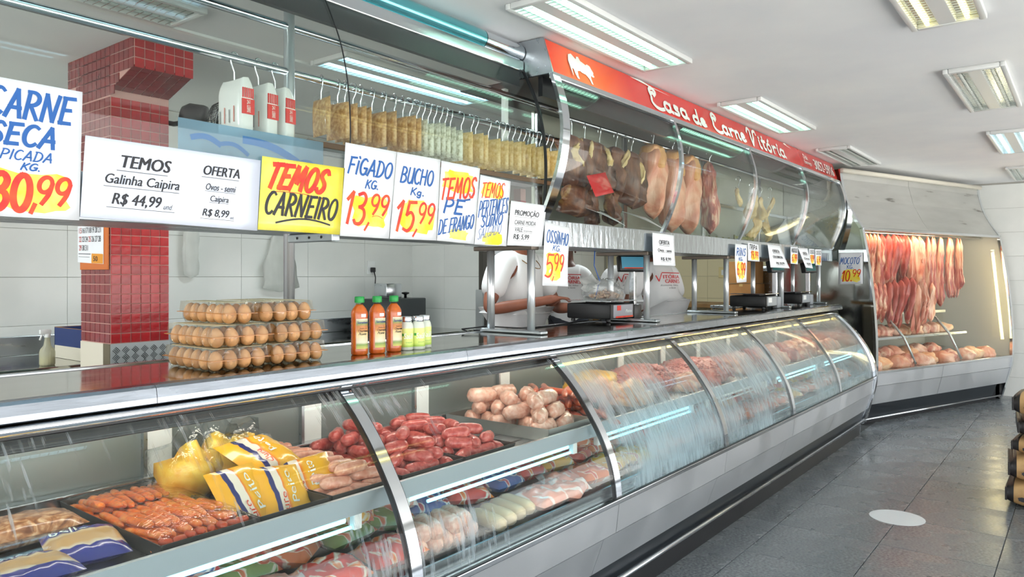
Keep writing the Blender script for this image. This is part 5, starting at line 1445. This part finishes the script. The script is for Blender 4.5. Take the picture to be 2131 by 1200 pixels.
def sausmat(name, a, b, c, rough=.28):
    return M(name, b, rough, ramp=[(.34,a),(.52,b),(.70,c)], scale=(45,45,45), detail=4, dist=.6, bump=.25, bscale=(60,60,60), var=.08, coat=.35)
m_redsau = sausmat('red_sausage_skin', (176,58,50), (204,92,84), (226,138,126))
m_pinksau = sausmat('pink_sausage_skin', (212,138,112), (226,164,138), (238,190,166))
m_palesau = sausmat('pale_fat_sausage', (222,160,136), (236,190,168), (244,212,194))
m_frank = sausmat('orange_frankfurter', (232,104,30), (246,134,52), (250,162,84))
m_longsau = sausmat('long_red_sausage', (206,86,52), (220,112,78), (232,150,118))
def heap(mes, name, label, cat, group, x0, x1, y0, y1, z, nx, ny, layers, dz, rot, jit, seed, shrink=.12):
    rnd = random.Random(seed); c = 0
    for L in range(layers):
        sx = (x1-x0)*shrink*L/2; sy = (y1-y0)*shrink*L/2
        nxx = max(1, nx-(L if nx > 2 else 0)); nyy = max(1, ny-L)
        for i in range(nxx):
            for j in range(nyy):
                x = x0+sx + (x1-x0-2*sx)*(i+.5)/nxx + rnd.uniform(-jit,jit); y = y0+sy + (y1-y0-2*sy)*(j+.5)/nyy + rnd.uniform(-jit,jit)
                o = link(name, mes[rnd.randrange(len(mes))], None, (x, y, z+L*dz+rnd.uniform(0,.004)), (rnd.uniform(-.12,.12), rnd.uniform(-.12,.12), rot(rnd)))
                tag(o, '%s, %s layer, %s row, %s from left' % (label, ['bottom','second','third','top'][L], ORD[j], ORD[i]), cat, group); c += 1
    return c
# near end: yellow packs, blue packs
m_ypack = M('yellow_pack', (240,176,40), .25, coat=.4, ramp=[(0,(240,176,40)),(.22,(240,176,40)),(.23,(42,50,110)),(.31,(42,50,110)),(.32,(236,226,208)),(.46,(236,226,208)),(.47,(236,120,36)),(.52,(240,176,40)),(1,(242,186,50))], coord='Generated', scale=(1,1,1), axis=0, interp='LINEAR', bump=.1, bscale=(6,6,6), var=.04)
m_bpack = M('blue_pack', (52,58,140), .25, coat=.4, ramp=[(0,(52,58,140)),(.24,(52,58,140)),(.26,(222,214,196)),(.34,(206,170,120)),(.62,(196,158,104)),(.70,(220,200,160)),(.76,(52,58,140)),(1,(52,58,140))], coord='Generated', scale=(1,1,1), axis=1, interp='LINEAR')
class Top:
    def __init__(q, fn, s0, t0, s1, t1): q.fn, q.b = fn, (s0,t0,s1,t1); q.n = Vector((0,0,1))
    def at(q, s, t, e=0.0):
        a, b, c, d = q.b
        return q.fn(a+(c-a)*s, b+(d-b)*t) + Vector((0,0,.0015+e))
def pack(label, x, y, z, w, l, h, mat, seed, rx=0, ry=0, rz=0, texts=(), name='food_pack', cat='pack', group='packs in the counter'):
    t = thing(name, label, cat, (x,y,z), (rx,ry,rz), group)
    obj('pack', pillow(w,l,h,seed,12,12,.006), mat, t, True)
    top, _ = pillow_fn(w,l,h,seed,.006)
    for tx, box, mt, vert in texts:
        vs, fs = text2d(tx, .02); f2 = fit([vs], (0,0,1,1))[0]
        a, b, c, d = box
        if vert: v3 = [top(a+(c-a)*(1-q_[1]), b+(d-b)*q_[0])+Vector((0,0,.002)) for q_ in f2]
        else: v3 = [top(a+(c-a)*q_[0], b+(d-b)*q_[1])+Vector((0,0,.002)) for q_ in f2]
        obj('print', MB().add(v3, fs), mt, t)
    return t
tray(.28, .53, 'dark tray at the near left end of the shelf')
pack('orange yellow printed pack in the leftmost tray', .44, 1.86, SZ+.004, .20, .26, .05, m_ypack, 31, rz=R(8), texts=(('Copa', (.4,.1,.9,.25), m_black_ink, 0),))
m_whitetxt = m_signwhite
pack('blue and cream pack of snack meat, left of two', .645, 1.89, SZ, .21, .17, .045, m_bpack, 32, rz=R(-6), texts=(('bello', (.15,.74,.6,.92), m_whitetxt, 0),))
pack('blue and cream pack of snack meat, right of two', .800, 1.95, SZ, .17, .20, .05, m_bpack, 33, rz=R(-12), rx=R(4), texts=(('bello', (.1,.74,.6,.92), m_whitetxt, 0),))
lv = thing('liver_pack', 'brown marbled meat pack behind the blue packs', 'pack', (.72,2.17,SZ))
obj('pack', pillow(.30,.16,.07,34), M('marbled_brown', (170,120,80), .3, ramp=[(.3,(110,66,42)),(.5,(176,124,84)),(.7,(226,196,158))], scale=(30,30,30), dist=1.5, coat=.5), lv, True)

tray(.885, 1.150, 'dark tray full of orange frankfurters')
FR = [sausage(.15, .0108, b_, s_, lump_=.03).mesh('frankfurter', m_frank, True) for b_, s_ in ((0,1),(.15,2))]
heap(FR, 'frankfurter', 'orange frankfurter under film', 'sausage', 'orange frankfurters', .893, 1.142, 1.79, 2.315, SZ+.004, 11, 4, 3, .019, lambda r: R(90)+r.uniform(-.14,.24), .004, 5, .05)
tipm = M('sausage_end', (196,74,38), .3, coat=.3)
me_tip = sausage(.04,.011,0,9,6,8).mesh('sausage_end', tipm, True)
heap([me_tip], 'sausage_end', 'dark orange sausage end', 'sausage', 'orange sausage ends', .90, 1.14, 1.755, 1.80, SZ+.006, 9, 1, 2, .018, lambda r: r.uniform(0,3.1), .006, 6, .02)
q = MB().grid(lambda a,b: (.89+.25*a, 1.752+.57*b, SZ+.052+.034*math.sin(math.pi*a)**.5*math.sin(math.pi*b)**.4+.004*noise.noise(Vector((a*14,b*22,0)))), 24, 40)
tag(obj('plastic_film', q, film('loose_film', (252,250,246), .07, .06, bump=1.0), None, True), 'crinkled clear film over the frankfurter tray', 'film')

tray(1.155, 1.385, 'dark tray holding yellow frozen chicken packs')
for k, (x, y, z, rx, ry, rz, w, l) in enumerate(((1.20,1.90,.06,48,0,8,.17,.24),(1.31,1.88,.055,44,6,-4,.16,.22),(1.43,1.92,.06,38,-8,-22,.19,.20),(1.35,2.06,.14,24,0,16,.22,.18))):
    pack('yellow printed frozen chicken pack, %s' % ['front left of the pile','front centre of the pile','front right of the pile','on top at the back'][k], x, y, SZ+z-.035, w, l, .05, m_ypack, 40+k, R(rx), R(ry), R(rz),
         texts=(('Peito', (.55,.35,.68,.85), m_whitetxt, 1), ('Ouro', (.33,.12,.45,.5), m_red_ink, 1)))
for k, (x, y, z) in enumerate(((1.17,2.15,.01),(1.29,2.16,.02),(1.38,2.20,.015))):
    t = thing('corn_bag', 'clear bag of yellow food behind the chicken packs, %s from left' % ORD[k], 'bag', (x,y,SZ+z), group='clear bags of yellow food')
    obj('filling', lump(.15,.16,.15,50+k,.26), M('yellow_food%d' % k, (238,190,50), .4, ramp=[(.35,(232,168,24)),(.65,(246,212,90))], scale=(20,20,20)), t, True)
    obj('bag', lump(.19,.20,.20,50+k,.26), m_film, t, True)
tray(1.395, 1.655, 'dark tray of light pink sausages')
PS = [sausage(.12, .0195, b_, s_).mesh('pink_sausage', m_pinksau, True) for b_, s_ in ((.3,1),(-.4,2),(.1,3))]
heap(PS, 'pink_sausage', 'light pink fresh sausage', 'sausage', 'light pink sausages', 1.405, 1.645, 1.765, 2.32, SZ+.004, 3, 11, 3, .030, lambda r: R(-12)+r.uniform(-.55,.55), .010, 7, .07)
tray(1.675, 1.975, 'dark tray of red sausages right of the first glass divider')
RS = [sausage(.115, .0225, b_, s_).mesh('red_sausage', m_redsau, True) for b_, s_ in ((.9,1),(-1.0,2),(.5,3),(-.3,4))]
heap(RS, 'red_sausage', 'red sausage, left red tray', 'sausage', 'red sausages, left tray', 1.69, 1.96, 1.77, 2.31, SZ+.004, 4, 6, 4, .034, lambda r: r.uniform(-.2,2.2), .012, 8, .09)
tray(1.985, 2.275, 'dark tray of red sausages beside the empty shelf gap')
heap(RS, 'red_sausage', 'red sausage, right red tray', 'sausage', 'red sausages, right tray', 2.00, 2.26, 1.77, 2.31, SZ+.004, 4, 6, 3, .034, lambda r: r.uniform(-.6,1.6), .012, 9, .12)
tray(2.50, 2.84, 'deep tray of thick pale sausages', m_trayw, h=.055)
FS = [sausage(.16, .034, b_, s_, lump_=.22).mesh('pale_sausage', m_palesau, True) for b_, s_ in ((.7,1),(-.6,2),(.9,3))]
heap(FS, 'pale_sausage', 'thick pale sausage, deep tray', 'sausage', 'thick pale sausages', 2.52, 2.82, 1.79, 2.29, SZ+.004, 2, 5, 3, .05, lambda r: r.uniform(-.4,1.0), .015, 10, .10)
tray(2.86, 3.22, 'tray of long red sausages behind the second glass divider')
LS = [sausage(.30, .017, b_, s_, n=18).mesh('long_sausage', m_longsau, True) for b_, s_ in ((.4,1),(-.5,2),(.9,3))]
heap(LS, 'long_sausage', 'long orange red sausage', 'sausage', 'long red sausages', 2.87, 3.21, 1.80, 2.28, SZ+.004, 1, 9, 4, .030, lambda r: R(50)+r.uniform(-.4,.4), .03, 11, .05)
tray(3.24, 3.62, 'tray of chicken pieces beside the long sausages')
CH_ = [lump(.17,.11,.075,s_,.22).mesh('chicken_piece', m_chick, True) for s_ in (71,72,73)]
heap(CH_, 'chicken_piece', 'pale chicken piece', 'chicken', 'chicken pieces', 3.26, 3.60, 1.80, 2.2, SZ+.004, 2, 3, 2, .05, lambda r: r.uniform(0,6), .02, 12)
ys = thing('marinated_meat', 'yellow marinated meat slab at the back of the third glass bay', 'meat', (3.55,2.20,SZ+.05))
obj('slab', lump(.52,.22,.10,75,.14), M('yellow_marinade', (222,170,50), .35, ramp=[(.35,(206,150,34)),(.65,(236,192,84))], scale=(14,14,14), coat=.3), ys, True)
def minced(name, label, x, y, w, l, h, seed, mt=None):
    rnd = random.Random(seed)
    mb = lump(w*.95,l*.95,h*.85,seed,.12,16,20)
    for k in range(420):
        u, v = rnd.uniform(-1,1), rnd.uniform(-1,1)
        if u*u+v*v > .95: continue
        z = h*.80*max(0,(1-(u*u+v*v)))**.45
        c = Vector((u*w/2, v*l/2, z+.004)); d = Vector((rnd.uniform(-1,1),rnd.uniform(-1,1),rnd.uniform(-.5,.5))).normalized()*.020
        mb.tube([c-d, c+Vector((0,0,.006)), c+d], rnd.uniform(.005,.009), 5)
    o = obj(name, mb, mt or m_ground, None, True, loc=(x,y,SZ+.001))
    o['kind'] = 'stuff'
    return tag(o, label, 'ground meat')
minced('ground_meat', 'heap of pink ground meat behind the yellow slab', 4.02, 2.13, .62, .42, .17, 81)
minced('ground_meat', 'heap of reddish ground meat in the fourth glass bay', 4.62, 2.06, .62, .50, .16, 82)
PC = [lump(.24,.16,.10,s_,.22).mesh('pork_piece', [m_pork,m_pale,m_beef][s_%3], True) for s_ in (91,92,93)]
c_ = 0
for i in range(10):
    for j in range(2):
        x = 5.1+i*.24; y = 1.90+j*.24
        o = link('pork_piece', PC[(i+j)%3], None, (x, y, SZ+.001), (0,0,i*1.1+j)); tag(o, 'meat piece on the far shelf, %s from the fourth divider, %s row' % (ORD[i], ('front','rear')[j]), 'meat', 'meat pieces on the far shelf')
for k, (x, y) in enumerate(((4.15,1.90),(4.38,1.88))):
    o = link('pork_piece', PC[k], None, (x, y, SZ+.001), (0,0,k*1.3)); tag(o, 'pinkish meat piece in front of the ground meat, %s one' % ('left','right')[k], 'meat', 'meat pieces on the far shelf')

# lower deck
def deckz(y): return .555+(y-1.606)*.058
cols = [((216,58,40),(240,226,206),(240,130,50)), ((226,110,50),(244,214,190),(206,60,50)), ((70,90,150),(236,232,226),(214,70,50)), ((228,150,130),(244,208,196),(240,226,220)), ((120,140,60),(236,224,200),(226,90,50)), ((236,170,60),(240,226,200),(200,50,40))]
pm = [M('printed_pack%d' % i, a, .28, coat=.4, ramp=[(.30,a),(.46,a),(.51,b),(.58,c),(.72,a)], scale=(9,9,9), detail=2, dist=1.5, var=.05) for i, (a,b,c) in enumerate(cols)]
cn = ['red and cream','orange and red','blue and white','pale pink','green and cream','yellow and red']
lp = [[pillow(.20,.17,.07,100+i*2+v,12,12,.012).mesh('pack', pm[i], True) for v in range(2)] for i in range(6)]
rnd = random.Random(21); cc = [0]*6
bays = ['near end','first','second','third','fourth','fifth','sixth']
per = {}
x = .42
while x < 7.3:
    bay = max(0, int((x-.38)/1.2))
    for j, y in enumerate((1.80, 2.02, 2.22)):
        if 1.66 < x < 2.62 and j == 0: continue
        i = rnd.choice([0,0,1,1,2,3,4,5]) if x < 2.8 else rnd.choice([1,3,3,5,0])
        per.setdefault((bay,i), 0)
        o = link('frozen_pack', lp[i][rnd.randrange(2)], None, (x+rnd.uniform(-.02,.02), y+rnd.uniform(-.015,.015), deckz(y)+.004), (R(3), rnd.uniform(-.1,.1), rnd.uniform(-.7,.7)))
        nn = per[(bay,i)]; per[(bay,i)] += 1
        tag(o, '%s pack on the lower deck, %s glass bay, %s such' % (cn[i], ORD[bay], ORD[nn]), 'pack', 'frozen packs on the lower deck')
        if j == 1 and rnd.random() < .7:
            i2 = rnd.randrange(6)
            o = link('frozen_pack', lp[i2][0], None, (x+.06, y+.06, deckz(y)+.062), (R(8), .1, rnd.uniform(-.7,.7)))
            per.setdefault((bay,i2), 0); nn = per[(bay,i2)]; per[(bay,i2)] += 1
            tag(o, '%s pack lying on other lower packs, %s glass bay, %s such' % (cn[i2], ORD[bay], ORD[nn]), 'pack', 'frozen packs on the lower deck')
    x += .205
tray(1.70, 2.02, 'shallow tray of bagged fat sausages at the lower front', m_tray, 1.645, 1.90, .5655, .03)
BS = [sausage(.15, .032, b_, s_, lump_=.15).mesh('bagged_sausage', m_palesau, True) for b_, s_ in ((.3,4),(-.3,5))]
heap(BS, 'bagged_sausage', 'fat pale sausage, lower tray', 'sausage', 'bagged fat sausages', 1.715, 2.005, 1.66, 1.88, .5695, 5, 1, 2, .045, lambda r: R(85)+r.uniform(-.2,.2), .006, 14, .06)
rl = [sausage(.20, .030, 0, s_, lump_=.03).mesh('cold_meat_roll', M('beige_roll', (222,192,150), .35, var=.06), True) for s_ in (1,)]
for k in range(4):
    o = link('cold_meat_roll', rl[0], None, (2.12+k*.072, 1.76+.01*k, .566), (R(3),0,R(80))); tag(o, 'beige cold meat roll at the lower front, %s from left' % ORD[k], 'meat roll', 'beige meat rolls')
for k, (x, y) in enumerate(((2.45,1.75),(2.60,1.74))):
    o = link('frozen_pack', lp[3][k], None, (x,y,deckz(y)+.004), (R(3),0,.4*k)); tag(o, 'pale pink flat pack at the lower front beside the meat rolls, %s one' % ('left','right')[k], 'pack', 'frozen packs on the lower deck')

# ================================================================== CHARCOAL BAGS, FLOOR STICKER
m_kraft = M('kraft_paper', (198,156,104), .6, ramp=[(.35,(184,140,90)),(.65,(208,170,118))], scale=(9,9,9), bump=.3, bscale=(14,14,14))
m_char = M('black_bag_paper', (34,30,30), .45, bump=.3, bscale=(14,14,14), scale=(9,9,9))
for k, (w, h, dx, rz) in enumerate(((.46,.17,0,0),(.46,.17,.01,4),(.42,.12,.05,-6),(.40,.14,.05,5),(.42,.17,.02,-4))):
    z = [0,.165,.33,.445,.58][k]
    t = thing('charcoal_bag', 'black and kraft paper charcoal bag, %s from the floor in the stack' % ORD[k], 'bag', (6.00+dx, .42-w/2-[0,0,.05,.045,.05][k], z+.002), (0,0,R(rz-90)), 'stacked charcoal bags')
    l = .52
    b_ = lambda x0, x1, nm, mt: obj(nm, MB().grid(lambda a,b: (
        (x0+(x1-x0)*a), (l/2-.03*abs(math.cos(math.pi*((x0+(x1-x0)*a)/w+.5)))**4)*math.copysign(abs(math.cos(6.2832*b))**.45, math.cos(6.2832*b)),
        h/2+h/2*math.copysign(abs(math.sin(6.2832*b))**.55, math.sin(6.2832*b))*(.62+.38*max(0,1-abs(2*(x0+(x1-x0)*a)/w)**4)) + .006*noise.noise(Vector((a*4+k,b*9,x0)))*(1 if h/2+h/2*math.sin(6.28*b) > h*.3 else 0)), 10, 28, closed=True), mt, t, True)
    b_(-w/2, -w*.41, 'black_end', m_char); b_(-w*.41, w*.41, 'kraft_band', m_kraft); b_(w*.41, w/2, 'black_end', m_char)
    for sx in (-1,1):
        obj('end_fold', MB().cbox(sx*w/2-.006, sx*w/2+.006, -l/2+.03, l/2-.03, h*.25, h*.75, .004), m_char, t)
    q = Quad((-w*.39,-l/2-.004,h*.25),(w*.22,-l/2-.004,h*.25),(w*.22,-l/2-.004,h*.75),(-w*.39,-l/2-.004,h*.75))
    obj('paw_mark', blob(q,.16,.3,.10,.16,seed=k), m_black_ink, t)
    obj('print', printed(q, 'Carvão', (.35,.2,.95,.8), bold=.02), m_red_ink, t)
t = thing('floor_marker', 'white round sticker on the grey floor tiles', 'sticker', (5.10,.935,.0005))
obj('disc', MB().lathe([(.156,0),(.156,.001),(.0005,.0012)], n=40), M('sticker_white', (222,228,230), .4), t)
# ================================================================== PEOPLE
def skin(name, J, edges, root, mat, parent=None, sub=2, loc=None):
    """one continuous skinned surface over joints J: name -> (pos, rx, ry)"""
    keys = list(J); idx = {k: i for i, k in enumerate(keys)}
    me = bpy.data.meshes.new(name)
    me.from_pydata([J[k][0] for k in keys], [(idx[a], idx[b]) for a, b in edges], [])
    o = bpy.data.objects.new(name, me); C.objects.link(o)
    md = o.modifiers.new('skin', 'SKIN'); md.use_smooth_shade = True
    for i, k in enumerate(keys):
        sv = me.skin_vertices[0].data[i]
        sv.radius = (J[k][1], J[k][2]); sv.use_root = (k == root); sv.use_loose = False
    ms = o.modifiers.new('sub', 'SUBSURF'); ms.levels = sub; ms.render_levels = sub
    bpy.context.view_layer.update()
    dg = bpy.context.evaluated_depsgraph_get()
    m2 = bpy.data.meshes.new_from_object(o.evaluated_get(dg)); m2.name = name
    bpy.data.objects.remove(o); bpy.data.meshes.remove(me)
    m2.materials.clear(); m2.materials.append(mat)
    m2.polygons.foreach_set('use_smooth', [True]*len(m2.polygons))
    return link(name, m2, parent, loc)
m_shirt = M('white_cotton', (226,224,224), .85, bump=.25, bscale=(10,10,10), scale=(5,5,5))
m_trous = M('dark_trousers', (50,52,60), .8)
def sk(c): return M('skin_tone', c, .5, sss=.1, ramp=[(.4,c),(.65,tuple(min(255,int(v*1.08)) for v in c))], scale=(14,14,14))
def person(label, loc, face, tone, arms, lean=(0,0), head_drop=0, cap=None, logo=False, h=1.0, bulk=1.0, necklace=False, glove=False):
    """face: heading in degrees the figure looks towards (world); figure local front is -Y"""
    t = thing('person', label, 'person', loc, (0,0,R(face+90)))
    ms = sk(tone)
    lx, ly = lean            # shift of the shoulders sideways / forwards
    S_ = lambda x, y, z: (x*h, y*h, z*h)
    J = {'pel': (S_(0,.02,.96),.15,.115), 'waist': (S_(lx*.3,.02+ly*.35,1.10),.145,.115), 'chest': (S_(lx*.7,.015+ly*.75,1.28),.165,.125), 'neckb': (S_(lx,.01+ly,1.45),.075,.07),
         'neck': (S_(lx*1.05,.0+ly*1.15,1.52),.056,.056), 'jaw': (S_(lx*1.1,-.028+ly*1.3,1.585-head_drop),.062,.072), 'head': (S_(lx*1.15,-.005+ly*1.35,1.66-head_drop),.076,.092), 'crown': (S_(lx*1.15,.01+ly*1.3,1.735-head_drop),.060,.075),
         'nose': (S_(lx*1.12,-.118+ly*1.35,1.640-head_drop),.011,.014)}
    for k_ in ('pel','waist','chest'): J[k_] = (J[k_][0], J[k_][1]*bulk, J[k_][2]*bulk)
    E_ = [('pel','waist'),('waist','chest'),('chest','neckb'),('neckb','neck'),('neck','jaw'),('jaw','head'),('head','crown'),('head','nose')]
    for s, sd in ((-1,'r'),(1,'l')):
        J['sh'+sd] = (S_(s*.175+lx,.01+ly,1.405),.066,.062)
        el, wr = arms[sd]
        J['el'+sd] = (S_(*el),.047,.044); J['wr'+sd] = (S_(*wr),.030,.027)
        J['pm'+sd] = (S_(*(Vector(wr)+(Vector(wr)-Vector(el)).normalized()*.055)),.034,.020)
        E_ += [('neckb','sh'+sd),('sh'+sd,'el'+sd),('el'+sd,'wr'+sd),('wr'+sd,'pm'+sd)]
        d = (Vector(wr)-Vector(el)).normalized(); side = Vector((0,0,1)).cross(d).normalized(); up_ = d.cross(side)
        for f in range(4):
            base = Vector(wr)+d*.085+side*(.024*(1.0-.66*f)); ln = (.036,.042,.038,.030)[f]
            J['f%da%s' % (f,sd)] = (S_(*base),.0095,.0095); J['f%db%s' % (f,sd)] = (S_(*(base+d*ln-up_*.010)),.0085,.0085); J['f%dc%s' % (f,sd)] = (S_(*(base+d*(ln+.018)-up_*.034)),.007,.007)
            E_ += [('pm'+sd,'f%da%s' % (f,sd)),('f%da%s' % (f,sd),'f%db%s' % (f,sd)),('f%db%s' % (f,sd),'f%dc%s' % (f,sd))]
        b0 = Vector(wr)+d*.03-side*.03*s*-1*1.0
        J['ta'+sd] = (S_(*(Vector(wr)+d*.035+side*.036)),.011,.011); J['tb'+sd] = (S_(*(Vector(wr)+d*.065+side*.05-up_*.016)),.009,.009)
        E_ += [('pm'+sd,'ta'+sd),('ta'+sd,'tb'+sd)]
        J['hip'+sd] = (S_(s*.095,.02,.90),.098,.10); J['kn'+sd] = (S_(s*.105,.0,.50),.062,.064); J['an'+sd] = (S_(s*.11,.03,.09),.040,.042); J['to'+sd] = (S_(s*.12,-.12,.03),.036,.028)
        E_ += [('pel','hip'+sd),('hip'+sd,'kn'+sd),('kn'+sd,'an'+sd),('an'+sd,'to'+sd)]
    skin('body', J, E_, 'pel', ms, t)
    # shirt over torso and upper arms
    g_ = .016
    K = {k: (J[k][0], J[k][1]+g_+(.012 if k in ('waist','pel') else 0), J[k][2]+g_+(.02 if k in ('waist','pel') else 0)) for k in ('pel','waist','chest')}
    K['hem'] = (S_(0,.02,.86), .17, .15)
    K['neckb'] = (J['neckb'][0], .085, .082)
    E2 = [('hem','pel'),('pel','waist'),('waist','chest'),('chest','neckb')]
    for sd in 'rl':
        a, b = Vector(J['sh'+sd][0]), Vector(J['el'+sd][0])
        K['sh'+sd] = (J['sh'+sd][0], .096, .092); K['sl'+sd] = (tuple(a.lerp(b,.74)), .088, .084)
        E2 += [('neckb','sh'+sd),('sh'+sd,'sl'+sd)]
    skin('shirt', K, E2, 'pel', m_shirt, t)
    K = {k: (J[k][0], J[k][1]+.018, J[k][2]+.018) for k in ['pel','hipr','hipl','knr','knl','anr','anl']}
    skin('trousers', K, [('pel','hipr'),('hipr','knr'),('knr','anr'),('pel','hipl'),('hipl','knl'),('knl','anl')], 'pel', m_trous, t)
    hd = Vector(J['head'][0])
    for s in (-1,1):
        obj('ear', MB().lathe([(.004,-.012),(.016,-.008),(.018,.0),(.012,.006),(.003,.008)], n=10).xf(Matrix.Translation(hd+Vector((s*.080*h,.012,-.012))) @ Matrix.Rotation(R(90*s),4,'Y') @ Matrix.Diagonal((1.6,1,1,1))), ms, t, True)
        obj('eye', MB().lathe([(.001,-.008),(.008,-.004),(.0095,0),(.008,.004),(.001,.008)], n=10).xf(Matrix.Translation(hd+Vector((s*.032*h,-.088*h,.004)))), M('eye_dark', (40,30,26), .2) if 'eye_dark' not in bpy.data.materials else bpy.data.materials['eye_dark'], t, True)
    obj('mouth', MB().cbox(-.024,.024,-.004,.004,-.005,.005,.003).xf(Matrix.Translation(hd+Vector((0,-.094*h,-.066*h)))), M('lip', (120,62,54), .5) if 'lip' not in bpy.data.materials else bpy.data.materials['lip'], t, True)
    hair = M('dark_hair', (28,24,22), .8) if 'dark_hair' not in bpy.data.materials else bpy.data.materials['dark_hair']
    dome = lambda r, z0: MB().grid(lambda a,b: (math.sin(R(10+80*a))*math.cos(6.2832*b)*.088*r*h, math.sin(R(10+80*a))*math.sin(6.2832*b)*.108*r*h, (math.cos(R(10+80*a))*.105*r+z0)*h), 8, 20, closed=True)
    obj('hair', dome(1.0, .002).xf(Matrix.Translation(hd+Vector((0,.010,0)))), hair, t, True)
    if cap:
        cm = M('cap_'+cap, (236,236,234) if cap == 'white' else (28,28,32), .7)
        c = obj('cap', dome(1.10, .012).xf(Matrix.Translation(hd+Vector((0,.008,.004)))), cm, t, True)
        obj('peak', MB().grid(lambda a,b: ((b-.5)*.15*h*(1-.35*a*a), -(.095+.075*a*(1-(2*b-1)**2*.5))*h, (.028-.02*a)*h), 5, 8).xf(Matrix.Translation(hd+Vector((0,.008,.004)))), cm, c, True)
    if necklace:
        nb = Vector(J['neckb'][0])
        obj('necklace', MB().tube([(nb.x+.085*math.cos(R(a)), nb.y-.03+.085*math.sin(R(a))-.06*max(0,-math.sin(R(a))), nb.z+.03-.10*max(0,-math.sin(R(a)))) for a in range(0,361,20)], .003, 5), M('gold_chain', (150,110,60), .3, .9), t, True)
    if logo:
        ch = Vector(J['chest'][0])
        yb = ch.y+.150*h
        q = Quad((ch.x+.13,yb-.012,ch.z-.02),(ch.x-.13,yb-.012,ch.z-.02),(ch.x-.13,yb-.030,ch.z+.13),(ch.x+.13,yb-.030,ch.z+.13), bend=lambda s,t: .028*math.sin(math.pi*s))
        rd = M('logo_red', (196,40,44), .6) if 'logo_red' not in bpy.data.materials else bpy.data.materials['logo_red']
        sh_ = t.children[1] if len(t.children) > 1 else t
        obj('shirt_print', printed(q, 'ITÓRIA', (.24,.60,.92,.86), bold=.02, e=.006), rd, t)
        obj('shirt_print', printed(q, 'CARNES', (.30,.34,.92,.56), bold=.02, e=.006), rd, t)
        obj('shirt_print', bar(q, .0,.80,.10,.45,.012,e=.006), rd, t); obj('shirt_print', bar(q, .10,.45,.20,.92,.010,e=.006), rd, t)
        obj('shirt_print', bar(q, .2,.95,.95,.93,.008,e=.006), rd, t)
        obj('shirt_print', printed(q, 'Economia, Sabor', (.15,.16,.85,.26), e=.006, shear=.03), m_black_ink, t)
        obj('shirt_print', printed(q, 'e Saúde', (.45,.02,.72,.11), e=.006, shear=.03), m_black_ink, t)
    return t
FZ = .12
person('person in a white t-shirt with a neck chain handling food beside the large scale', (3.92, 2.98, FZ), -92, (132,78,58),
       {'r': ((-.34,-.03,1.13),(-.10,-.30,1.19)), 'l': ((.33,-.06,1.12),(.13,-.34,1.14))}, h=1.03, bulk=1.14, necklace=True)
person('person in white cap and white t-shirt standing behind the OSSINHO card', (6.22, 4.12, FZ), 40, (92,58,46),
       {'r': ((-.27,-.02,1.10),(-.16,-.26,1.10)), 'l': ((.27,-.02,1.10),(.16,-.26,1.10))}, cap='white', logo=True, h=.99)
person('person seen from behind in a printed white t-shirt behind the large scale display', (6.78, 3.78, FZ), 52, (120,74,56),
       {'r': ((-.27,-.02,1.10),(-.14,-.27,1.12)), 'l': ((.27,-.02,1.10),(.14,-.27,1.12))}, cap=None, logo=True, head_drop=.03, h=.99)
person('person in black cap and printed white t-shirt leaning over behind the counter', (6.05, 2.92, FZ), 62, (110,66,50),
       {'r': ((-.24,-.18,1.08),(-.10,-.40,1.06)), 'l': ((.36,-.14,1.10),(.20,-.36,1.06))}, lean=(.06,-.16), head_drop=.12, cap='black', logo=True, h=1.0)
# meat on a tray before the first person
t = thing('glove_bag', 'clump of clear plastic wrap near the hands of the person with the chain', 'wrap', (4.15, 2.62, WT+.0005)) if False else None
